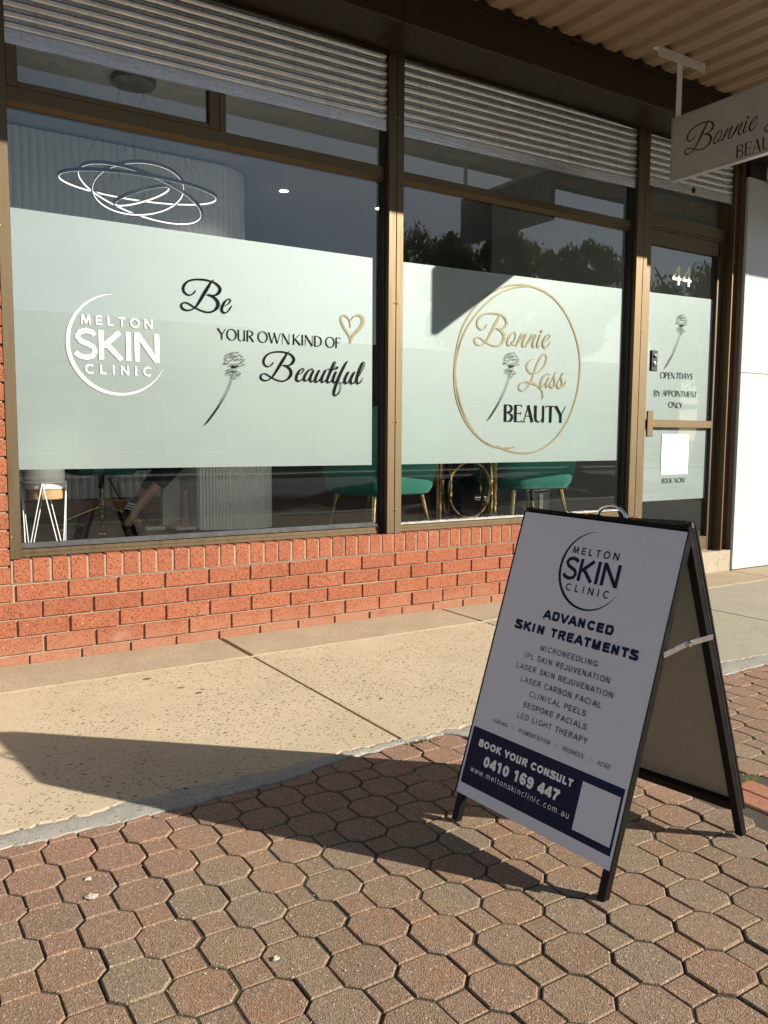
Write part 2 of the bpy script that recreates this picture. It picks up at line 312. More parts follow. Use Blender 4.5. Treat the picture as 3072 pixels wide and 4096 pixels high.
STROKES = {
    'B': '10344,19296,16 10179,19187,82 10001,18894,153 9780,18547,173 9559,18181,152 9362,17879,112 9242,17747,91 9059,17620,77 8846,17561,81 8615,17612,111 8512,17743,120 8546,17886,90 8704,17951,70 8873,17926,77 9062,17832,81 9242,17747,81 9466,17655,81 9745,17578,82 9983,17563,86 10246,17641,103 10468,17835,164 10537,18046,185 10451,18244,164 10256,18389,123 10017,18468,92 9887,18466,31|9277,18639,50 9233,18534,71 9114,18422,71 8943,18355,70 8754,18417,90 8641,18576,120 8655,18778,124 8805,18993,110 9061,19140,90 9403,19213,85 9789,19233,91 10092,19198,81 10353,19134,92 10549,19011,123 10657,18837,154 10588,18646,154 10433,18518,113 10257,18471,61 9996,18487,41',
    'e': '10879,17974,41 11069,18074,52 11216,18232,73 11217,18335,62 11117,18357,52 10937,18227,103 10779,17965,134 10732,17755,144 10819,17628,103 10952,17619,72 11110,17726,62 11246,17924,62 11304,18043,25',
    'B2': '14778,15812,15 14618,15704,77 14429,15416,145 14197,15075,163 13963,14716,144 13757,14419,106 13636,14289,86 13457,14163,73 13257,14104,77 13050,14151,105 12967,14278,113 13011,14418,85 13161,14483,66 13313,14460,73 13478,14370,77 13636,14289,77 13833,14201,77 14082,14129,77 14298,14116,81 14546,14195,97 14765,14386,155 14847,14593,175 14785,14786,155 14619,14925,116 14407,15000,87 14288,14997,29|13745,15161,47 13695,15058,67 13577,14947,67 13414,14880,66 13247,14939,85 13157,15093,113 13187,15291,117 13343,15502,104 13590,15648,85 13910,15722,80 14265,15745,86 14539,15714,77 14772,15654,87 14941,15536,116 15025,15367,146 14945,15179,146 14792,15053,107 14627,15005,58 14390,15019,39',
    'BEAUTI': '15275,14531,39 15517,14640,55 15651,14822,63 15584,14889,55 15385,14770,94 15200,14469,133 15186,14235,125 15339,14155,78 15561,14290,55 15672,14412,39|16275,14813,55 16163,14886,63 15939,14777,102 15716,14492,133 15671,14255,126 15804,14202,63 16005,14387,47 16275,14734,55|16275,14793,118 16118,14510,134 16050,14251,134 16184,14166,71 16364,14324,40|16659,14851,111 16455,14486,134 16387,14226,135 16522,14172,71 16772,14420,48 17045,14830,48|17068,14871,111 16863,14504,135 16794,14223,135 16931,14181,64 17137,14357,40|17643,15379,96 17459,14970,136 17275,14562,136 17160,14258,136 17298,14164,72 17505,14332,40|17321,14604,40 17597,15017,48 17713,15322,40 17643,15399,40|17137,14914,40 17459,14950,40 17829,14968,40|17760,14824,112 17644,14578,136 17552,14294,136 17668,14178,72 17854,14347,40|17829,15116,136 17820,15048,144 17811,14979,136|18531,15467,56 18343,15215,121 18063,14718,145 17830,14225,145 17645,13736,145 17622,13494,121 17762,13438,73 17971,13626,57 18064,13952,48 17994,14192,48 17854,14347,56 18064,14154,40 18299,14285,40|18604,14844,113 18392,14491,137 18346,14226,137 18487,14163,65 18724,14424,49 18984,14842,41|19008,14851,114 18795,14508,138 18748,14242,138 18891,14167,65 19105,14359,41|19105,14399,41 19440,14822,49 19679,15283,57 19669,15446,49 19534,15378,106 19295,14856,139 19153,14361,139 19250,14193,90 19442,14291,57 19586,14543,33',
    'B3': '30417,19261,20 30207,19119,103 29973,18743,192 29682,18297,217 29390,17827,191 29131,17439,140 28976,17269,114 28744,17104,97 28477,17025,102 28194,17085,139 28073,17249,150 28122,17431,113 28321,17517,88 28529,17489,97 28758,17374,102 28976,17269,102 29249,17157,102 29590,17065,103 29884,17051,108 30213,17155,129 30497,17407,206 30593,17676,232 30497,17926,206 30263,18106,154 29971,18202,115 29810,18197,39|29064,18404,63 29005,18269,89 28852,18125,89 28637,18036,88 28406,18111,113 28274,18310,150 28302,18567,155 28498,18844,138 28822,19036,113 29249,19136,107 29727,19169,114 30100,19131,102 30420,19055,115 30656,18903,154 30781,18684,193 30686,18440,193 30488,18274,142 30268,18211,76 29946,18225,51',
    'ONNIE': '31467,18082,70 31146,17867,118 30901,17503,139 30908,17226,132 31118,17187,76 31437,17469,84 31591,17829,91 31538,18052,70 31420,18078,56|31251,17457,97 31256,17283,70 31444,17219,49 31675,17345,42|32174,18063,105 31948,17714,119 31634,17150,119|31657,17169,70 31999,17577,70 32368,17954,70 32556,18037,105 32375,17708,133 32219,17346,140 32296,17157,77 32484,17257,49|33083,18075,106 32854,17705,120 32486,17169,120|32510,17188,70 32905,17603,71 33231,17979,71 33448,18030,106 33264,17698,135 33129,17369,142 33232,17181,78 33423,17299,50|33837,18093,128 33700,17763,135 33566,17398,128 33645,17206,78 33884,17382,50|33939,18403,178 33927,18313,206 33906,18223,178|34269,17658,50 34561,17821,72 34727,18048,79 34648,18169,64 34356,18005,114 34121,17648,150 34106,17361,150 34284,17211,86 34575,17391,72 34813,17730,36',
    'LASS': '33234,16390,24 33004,16316,73 32746,16119,122 32638,15870,146 32728,15607,134 32965,15423,98 33299,15377,61 33630,15478,86 34026,15743,111 34319,16104,123 34459,16507,123 34401,16726,74 34263,16792,86 33997,16653,147 33738,16319,147 33485,15840,147 33299,15389,135 33081,14889,122 32826,14536,122 32536,14293,110 32244,14197,97 31995,14310,109 31973,14528,109 32196,14731,97 32587,14808,98 33085,14767,147 33590,14627,123 33969,14381,111 34182,14091,136 34190,13843,137 34076,13690,30|34772,15332,50 34717,15429,74 34546,15446,99 34245,15259,148 34019,14928,161 33978,14629,161 34099,14535,99 34298,14691,62 34528,14949,62 34758,15232,75|34742,15207,137 34564,14901,149 34489,14599,149 34577,14515,75 34743,14659,50|34743,14659,50 35005,15043,62 35235,15403,75 35333,15557,62 35472,15564,50|35203,15327,100 35264,15054,150 35308,14806,150 35194,14576,125 34954,14542,125 34862,14713,150|35434,14660,50 35698,15072,63 35948,15435,75 36031,15565,63 36171,15584,50|35916,15333,100 35960,15083,151 36006,14808,151 35891,14589,126 35612,14541,126 35553,14740,150|35856,14575,75 36100,14635,76 36303,14870,76 36401,15076,30',
    'HEART': '18712,17415,55 18679,17770,77 18421,18050,98 18165,18056,109 18069,17830,131 18262,17409,142 18552,17047,132 18682,16781,77 18683,16478,44|18679,17742,66 18937,18065,99 19295,18177,132 19558,18006,199 19527,17671,222 19201,17259,199 18844,16902,176 18715,16507,88',
    'RING': '31770,10404,83 30887,10313,103 29948,10407,122 28757,10890,130 27586,11876,128 26810,13138,127 26475,14585,126 26533,16133,115 26910,17697,115 27693,19011,116 28808,20080,116 30215,20853,108 31535,21215,109 32761,21240,121 34025,21031,132 35186,20525,134 36242,19629,136 37028,18531,137 37525,17395,139 37723,16228,139 37626,14824,140 37225,13410,140 36521,12103,140 35377,10913,128 33951,10169,116 32544,9965,104 31163,10127,103 30078,10488,81|32761,21240,101 31540,21036,99 30222,20558,98 29071,19812,97 27949,18743,97 27220,17720,106 26747,16531,106 26522,15361,106 26667,14205,107 27061,13047,108 27712,11878,109 28626,10990,100 29549,10509,81',
    'FLOWER': '10878,15270,27 10905,15345,35 10954,15344,35 10985,15280,23|11011,15364,27 11045,15440,35 11105,15439,35 11144,15376,23|11165,15421,27 11206,15497,35 11277,15498,35 11324,15435,23|11336,15460,27 11364,15536,35 11413,15535,35 11445,15471,23|11533,15491,27 11568,15567,35 11628,15567,35 11668,15503,23|11143,15324,27 11184,15399,35 11255,15400,35 11302,15336,23|11377,15318,27 11405,15393,35 11453,15392,35 11485,15328,23|11489,15275,27 11523,15351,35 11584,15351,35 11623,15287,23|11645,15352,27 11686,15428,35 11758,15429,35 11805,15365,23|11817,15274,27 11845,15350,35 11895,15349,35 11927,15284,23|10822,15103,27 10856,15178,35 10915,15178,35 10954,15114,23|10976,15198,27 11016,15274,35 11087,15274,35 11134,15211,23|11167,15209,27 11195,15284,35 11243,15283,35 11275,15219,23|10883,15029,27 10917,15104,35 10977,15104,35 11016,15040,23|11245,15087,27 11285,15163,35 11356,15163,35 11403,15100,23|11458,15080,27 11486,15155,35 11535,15154,35 11567,15089,23|11571,15125,27 11606,15200,35 11666,15200,35 11706,15136,23|11727,15114,27 11768,15190,35 11840,15190,35 11887,15126,23|11921,15114,27 11949,15190,35 11999,15189,35 12032,15124,23|10799,14890,27 10833,14965,35 10892,14964,35 10931,14901,23|10951,14849,27 10991,14925,35 11062,14925,35 11109,14861,23|11081,14992,27 11109,15067,35 11158,15065,35 11190,15001,23|11717,14938,27 11751,15014,35 11812,15013,35 11852,14949,23|11872,14848,27 11913,14924,35 11985,14924,35 12033,14860,23|10831,14843,27 10859,14918,35 10907,14917,35 10939,14853,23|11238,15261,27 11272,15337,35 11332,15336,35 11372,15273,23|11329,15189,27 11370,15265,35 11441,15265,35 11488,15202,23|11835,15002,27 11864,15078,35 11913,15077,35 11946,15012,23|11425,14746,58 11300,14798,47 11050,14804,19|11414,14765,47 11279,14845,31 11156,14936,15|11404,14764,31 11342,14868,23 11239,14959,16|11425,14765,27 11395,14890,19 11375,14986,16|11446,14766,27 11468,14894,19 11480,15011,16|11477,14768,31 11531,14897,23 11574,15016,16|11509,14769,47 11636,14902,31 11785,15037,20|11530,14761,51 11677,14817,39 11847,14845,20|11258,14747,58 11425,14740,66 11572,14767,58|11268,14738,23 11256,14631,23 11297,14516,31|11362,14733,23 11350,14635,23 11359,14519,27|11456,14738,23 11455,14640,23 11443,14523,27|11551,14752,27 11554,14645,27 11506,14526,31|11276,14515,47 11401,14505,51 11527,14527,43|11266,14534,31 11152,14625,27 10964,14549,39 11192,14501,35|11276,14496,31 11088,14448,27 10931,14392,35 11086,14332,27 11274,14340,31|11506,14506,31 11653,14494,27 11757,14391,39 11610,14375,31 11485,14466,27|11505,14370,27 11672,14300,35 11682,14251,20|11327,14459,31 11315,14264,31 11439,14114,39 11472,14291,27 11390,14462,27|11307,14458,27 11252,14242,23 11187,14006,23 11058,13690,23 10867,13333,23 10614,12918,27|11263,14301,23 11250,14047,23 11174,13811,27 11014,13455,31 10844,13139,39 10655,12861,58 10403,12486,81 10132,12132,85 9884,11819,77 9658,11574,15',
}
# ------------------------------------------------------------------ builders
ORG = {}
def reg(o, loc): ORG[o.name] = Vector(loc)
def tag(o, label=None, cat=None, group=None, kind=None):
    if label: o['label'] = label
    if cat: o['category'] = cat
    if group: o['group'] = group
    if kind: o['kind'] = kind
    return o
def thing(name, loc, label, cat, group=None):
    o = bpy.data.objects.new(name, None); COL.objects.link(o); o.location = loc; o.empty_display_size = .1
    reg(o, loc); return tag(o, label, cat, group)
class MB:
    def __init__(s, M=None): s.v = []; s.f = []; s.M = M
    def add(s, vs, fs):
        b = len(s.v)
        for p in vs:
            p = Vector(p); s.v.append(s.M @ p if s.M else p)
        s.f += [tuple(i+b for i in f) for f in fs]; return s
    def box(s, x0, x1, y0, y1, z0, z1, c=0.):
        if x1 < x0: x0, x1 = x1, x0
        if y1 < y0: y0, y1 = y1, y0
        if z1 < z0: z0, z1 = z1, z0
        if c <= 0:
            return s.add([(x0,y0,z0),(x1,y0,z0),(x1,y1,z0),(x0,y1,z0),(x0,y0,z1),(x1,y0,z1),(x1,y1,z1),(x0,y1,z1)],
                         [(0,3,2,1),(4,5,6,7),(0,1,5,4),(1,2,6,5),(2,3,7,6),(3,0,4,7)])
        c = min(c, (x1-x0)*.45, (y1-y0)*.45, (z1-z0)*.45)
        vs = []; X = (x0, x1); Y = (y0, y1); Z = (z0, z1); idx = {}
        for i in (0, 1):
            for j in (0, 1):
                for k in (0, 1):
                    sx, sy, sz = (1-2*i)*c, (1-2*j)*c, (1-2*k)*c
                    for a in range(3):
                        p = [X[i]+sx, Y[j]+sy, Z[k]+sz]; p[a] = (X[i], Y[j], Z[k])[a]
                        idx[i, j, k, a] = len(vs); vs.append(p)
        fs = []
        def q(*t): fs.append(tuple(idx[x] for x in t))
        for k, r in ((0, -1), (1, 1)):
            for a, A in ((0, lambda u, v: (k, u, v, 0)), (1, lambda u, v: (v, k, u, 1)), (2, lambda u, v: (u, v, k, 2))):
                t = [A(0,0), A(1,0), A(1,1), A(0,1)]; q(*(t if r > 0 else t[::-1]))
        for u in (0, 1):
            for v in (0, 1):
                for a in range(3):
                    b_, c_ = (a+1) % 3, (a+2) % 3
                    def K(w, ax):
                        t = [0, 0, 0]; t[a] = w; t[b_] = u; t[c_] = v; return (*t, ax)
                    t = [K(0, b_), K(1, b_), K(1, c_), K(0, c_)]; q(*(t if (u ^ v) == 0 else t[::-1]))
        for i in (0, 1):
            for j in (0, 1):
                for k in (0, 1):
                    t = [(i,j,k,0), (i,j,k,1), (i,j,k,2)]; q(*(t if (i+j+k) % 2 else t[::-1]))
        return s.add(vs, fs)
    def tube(s, pts, r, n=10, cap=True, closed=False):
        pts = [Vector(p) for p in pts]; rr = r if isinstance(r, (list, tuple)) else [r]*len(pts)
        N = len(pts); vs = []; prev = None
        for i, p in enumerate(pts):
            if closed: d = pts[(i+1) % N]-pts[i-1]
            else: d = pts[min(i+1, N-1)]-pts[max(i-1, 0)]
            d.normalize()
            if prev is None:
                a = Vector((0, 0, 1)) if abs(d.z) < .9 else Vector((1, 0, 0)); prev = d.cross(a).normalized()
            u = (prev-d*prev.dot(d)).normalized(); w = d.cross(u); prev = u
            for k in range(n):
                t = 2*math.pi*k/n+math.pi/n; vs.append(p+(u*math.cos(t)+w*math.sin(t))*rr[i])
        fs = []
        for i in range(N if closed else N-1):
            j = (i+1) % N
            for k in range(n): fs.append((i*n+k, i*n+(k+1) % n, j*n+(k+1) % n, j*n+k))
        if cap and not closed: fs += [tuple(range(n))[::-1], tuple((N-1)*n+k for k in range(n))]
        return s.add(vs, fs)
    def lathe(s, prof, c=(0, 0, 0), n=28):
        vs = []; fs = []
        for r, z in prof:
            for k in range(n):
                t = 2*math.pi*k/n; vs.append((c[0]+r*math.cos(t), c[1]+r*math.sin(t), c[2]+z))
        for i in range(len(prof)-1):
            for k in range(n): fs.append((i*n+k, i*n+(k+1) % n, (i+1)*n+(k+1) % n, (i+1)*n+k))
        if prof[0][0] > 1e-6: fs.append(tuple(range(n))[::-1])
        if prof[-1][0] > 1e-6: fs.append(tuple((len(prof)-1)*n+k for k in range(n)))
        return s.add(vs, fs)
    def prism(s, poly, h0, h1, ax='z'):
        n = len(poly)
        def P(a, b, h): return {'z': (a, b, h), 'x': (h, a, b), 'y': (a, h, b)}[ax]
        vs = [P(a, b, h0) for a, b in poly]+[P(a, b, h1) for a, b in poly]
        fs = [tuple(range(n))[::-1], tuple(range(n, 2*n))]+[(i, (i+1) % n, n+(i+1) % n, n+i) for i in range(n)]
        return s.add(vs, fs)
    def mesh(s, name, org=(0, 0, 0), smooth=False):
        org = Vector(org); me = bpy.data.meshes.new(name); me.from_pydata([tuple(p-org) for p in s.v], [], s.f); me.validate()
        bm = bmesh.new(); bm.from_mesh(me); bmesh.ops.recalc_face_normals(bm, faces=bm.faces[:]); bm.to_mesh(me); bm.free()
        if smooth:
            for p in me.polygons: p.use_smooth = True
            try: me.set_sharp_from_angle(angle=R_(38))
            except Exception: pass
        me.update(); return me
    def build(s, name, mat, parent=None, smooth=False, loc=None):
        if parent is not None: org = ORG[parent.name]
        else: org = Vector(loc or (0, 0, 0))
        me = s.mesh(name, org, smooth); me.materials.append(MAT[mat] if isinstance(mat, str) else mat)
        o = bpy.data.objects.new(name, me); COL.objects.link(o)
        if parent is not None: o.parent = parent
        else: o.location = org
        reg(o, org); return o
def struct(name, mb, mat, parent=None, smooth=False):
    o = mb.build(name, mat, parent, smooth)
    if parent is None: o['kind'] = 'structure'
    return o
def inst(name, me, parent, loc, rot=(0, 0, 0), scale=(1, 1, 1)):
    o = bpy.data.objects.new(name, me); COL.objects.link(o); o.parent = parent
    o.location = Vector(loc)-ORG[parent.name]; o.rotation_euler = rot; o.scale = scale; return o
def copy_tree(o, parent=None):
    c = o.copy(); COL.objects.link(c); c.parent = parent; reg(c, ORG.get(o.name, (0, 0, 0)))
    for ch in list(o.children): copy_tree(ch, c)
    return c

# strokes: ribbons of varying width in a plane given by a 4x4 matrix (x right, y up, z out)
def spline(pts, k=5):
    if len(pts) < 3: return pts
    out = []
    P = [pts[0]]+list(pts)+[pts[-1]]
    for i in range(1, len(P)-2):
        p0, p1, p2, p3 = P[i-1:i+3]
        for j in range(k):
            t = j/k
            out.append(tuple(.5*((2*b)+(c-a)*t+(2*a-5*b+4*c-d)*t*t+(3*b-a-3*c+d)*t**3) for a, b, c, d in zip(p0, p1, p2, p3)))
    out.append(tuple(pts[-1])); return out
def ribbon(mb, strokes, smooth=True, lift=2e-5, wk=1., cap=False):
    z = 0.
    for st in strokes:
        s = spline(st) if smooth else st
        n = len(s); vs = []
        for i, (x, y, w) in enumerate(s):
            a = s[max(i-1, 0)]; b = s[min(i+1, n-1)]; dx, dy = b[0]-a[0], b[1]-a[1]; L = math.hypot(dx, dy) or 1
            nx, ny = -dy/L*abs(w)*wk/2, dx/L*abs(w)*wk/2; z += lift*.3
            vs += [(x+nx, y+ny, z), (x-nx, y-ny, z)]
        mb.add(vs, [(2*i, 2*i+1, 2*i+3, 2*i+2) for i in range(n-1)]); z += lift
    return mb
def dec(k): return [[tuple(int(t)/1e4 for t in p.split(',')) for p in s.split(' ')] for s in STROKES[k].split('|')]
def xfs(strokes, k, dx, dz): return [[(x*k+dx, z*k+dz, w*k) for x, z, w in s] for s in strokes]
def bbox(strokes):
    xs = [p[0] for s in strokes for p in s]; zs = [p[1] for s in strokes for p in s]; return min(xs), max(xs), min(zs), max(zs)
def ell(cx, cy, rx, ry, a0, a1, wf, n=22):
    return [(cx+rx*math.cos(R_(a0+(a1-a0)*i/n)), cy+ry*math.sin(R_(a0+(a1-a0)*i/n)), wf(R_(a0+(a1-a0)*i/n))) for i in range(n+1)]
def deco(T, t):
    """high-contrast display capitals: glyph -> (advance, strokes) in a unit-height box"""
    h = lambda a: t+(T-t)*abs(math.cos(a))
    G = {
     'Y': (.62, [[(0, 1, T), (.30, .46, T)], [(.30, .50, T), (.30, 0, T)], [(.60, 1, t), (.33, .47, t)]]),
     'O': (.80, [ell(.38, .5, .34, .49, 0, 360, h)]),
     'U': (.66, [[(.06, 1, T), (.06, .30, T), (.10, .10, T*.8), (.26, .01, t), (.42, .10, t), (.50, .3, t)], [(.52, 1, T*.8), (.52, 0, T*.8)]]),
     'R': (.60, [[(.06, 0, T), (.06, 1, T)], [(.06, .98, t), (.25, .98, t), (.44, .86, T*.8), (.46, .72, T), (.40, .56, T*.7), (.12, .48, t)], [(.22, .5, T), (.52, 0, T)]]),
     'W': (.98, [[(.0, 1, T), (.24, 0, T)], [(.25, 0, t), (.46, .95, t)], [(.42, 1, T), (.66, 0, T)], [(.67, 0, t), (.90, 1, t)]]),
     'N': (.66, [[(.05, 0, t), (.05, 1, t)], [(.05, 1, T), (.55, 0, T)], [(.57, 0, t), (.57, 1, t)]]),
     'K': (.60, [[(.06, 0, T), (.06, 1, T)], [(.48, 1, t), (.12, .48, t)], [(.16, .56, T), (.54, 0, T)]]),
     'I': (.20, [[(.06, 0, T), (.06, 1, T)]]),
     'D': (.66, [[(.06, 0, T), (.06, 1, T)], [(.06, .98, t), (.26, .98, t), (.48, .80, T*.9), (.54, .5, T), (.48, .2, T*.9), (.26, .02, t), (.06, .02, t)]]),
     'F': (.48, [[(.06, 0, T), (.06, 1, T)], [(.06, .98, t), (.42, .98, t)], [(.40, 1., t), (.42, .88, t)], [(.06, .52, t), (.34, .52, t)]]),
     'B': (.56, [[(.06, 0, T), (.06, 1, T)], [(.06, .98, t), (.25, .98, t), (.40, .88, T*.8), (.42, .76, T), (.36, .60, T*.7), (.08, .52, t)], [(.08, .52, t), (.28, .50, t), (.44, .36, T*.9), (.45, .24, T), (.38, .08, T*.8), (.2, .02, t), (.06, .02, t)]]),
     'E': (.50, [[(.06, 0, T), (.06, 1, T)], [(.06, .98, t), (.42, .98, t)], [(.39, 1, t*1.4), (.42, .88, t)], [(.06, .50, t), (.36, .50, t)], [(.36, .58, t), (.36, .42, t)], [(.06, .02, t), (.44, .02, t)], [(.41, 0, t*1.4), (.44, .12, t)]]),
     'A': (.62, [[(.02, 0, t), (.27, .98, t)], [(.26, 1, T), (.52, 0, T)], [(.11, .36, t), (.40, .36, t)], [(-.04, .01, t), (.10, .01, t)]]),
     'T': (.58, [[(.28, 0, T), (.28, 1, T)], [(0, .98, t), (.56, .98, t)], [(.0, .88, t), (.02, 1, t)], [(.56, .88, t), (.54, 1, t)]]),
     'P': (.54, [[(.06, 0, T), (.06, 1, T)], [(.06, .98, t), (.25, .98, t), (.42, .86, T*.8), (.44, .72, T), (.38, .54, T*.7), (.10, .46, t)]]),
     '7': (.46, [[(.02, .98, t*1.6), (.40, .98, t*1.6)], [(.40, 1, T*.6), (.25, .5, T), (.18, 0, T)]]),
     'S': (.52, [[(.40, .84, t), (.32, .97, t), (.16, .97, T*.6), (.07, .80, T*.9), (.14, .62, T), (.34, .42, T), (.40, .22, T*.9), (.30, .04, T*.6), (.14, .02, t), (.03, .16, t)]]),
     'M': (.84, [[(.03, 0, t), (.09, 1, t)], [(.08, 1, T), (.36, .05, T)], [(.37, .05, t), (.64, 1, t)], [(.66, 1, T), (.72, 0, T)]]),
     'L': (.46, [[(.06, 0, T), (.06, 1, T)], [(.06, .02, t), (.42, .02, t)], [(.40, 0, t), (.42, .13, t)]]),
     ' ': (.30, [])}
    return G
def geo(w):
    """even-stroke geometric capitals"""
    k = lambda a: w
    return {
     'M': (.92, [[(.06, 0, w), (.16, 1, w)], [(.15, .98, w), (.44, .08, w)], [(.44, .08, w), (.73, .98, w)], [(.72, 1, w), (.82, 0, w)]]),
     'E': (.66, [[(.08, 0, w), (.08, 1, w)], [(.08, 1-w/2, w), (.58, 1-w/2, w)], [(.08, .5, w), (.54, .5, w)], [(.08, w/2, w), (.58, w/2, w)]]),
     'L': (.60, [[(.08, 0, w), (.08, 1, w)], [(.08, w/2, w), (.54, w/2, w)]]),
     'T': (.66, [[(.33, 0, w), (.33, 1, w)], [(.02, 1-w/2, w), (.64, 1-w/2, w)]]),
     'O': (1.0, [ell(.48, .5, .47-w/2, .53-w/2, 0, 360, k, 28)]),
     'N': (.82, [[(.08, 0, w), (.08, 1, w)], [(.09, .97, w), (.68, .03, w)], [(.69, 0, w), (.69, 1, w)]]),
     'S': (.68, [[(.62, .82, w), (.54, .91, w), (.38, .955, w), (.20, .90, w), (.12, .74, w), (.22, .59, w), (.40, .51, w), (.56, .42, w), (.62, .27, w), (.54, .11, w), (.36, .045, w), (.18, .09, w), (.06, .20, w)]]),
     'K': (.74, [[(.08, 0, w), (.08, 1, w)], [(.62, .97, w), (.14, .46, w)], [(.22, .56, w), (.66, .03, w)]]),
     'I': (.24, [[(.10, 0, w), (.10, 1, w)]]),
     'C': (.86, [ell(.48, .5, .47-w/2, .53-w/2, 48, 312, k, 24)]), ' ': (.4, [])}
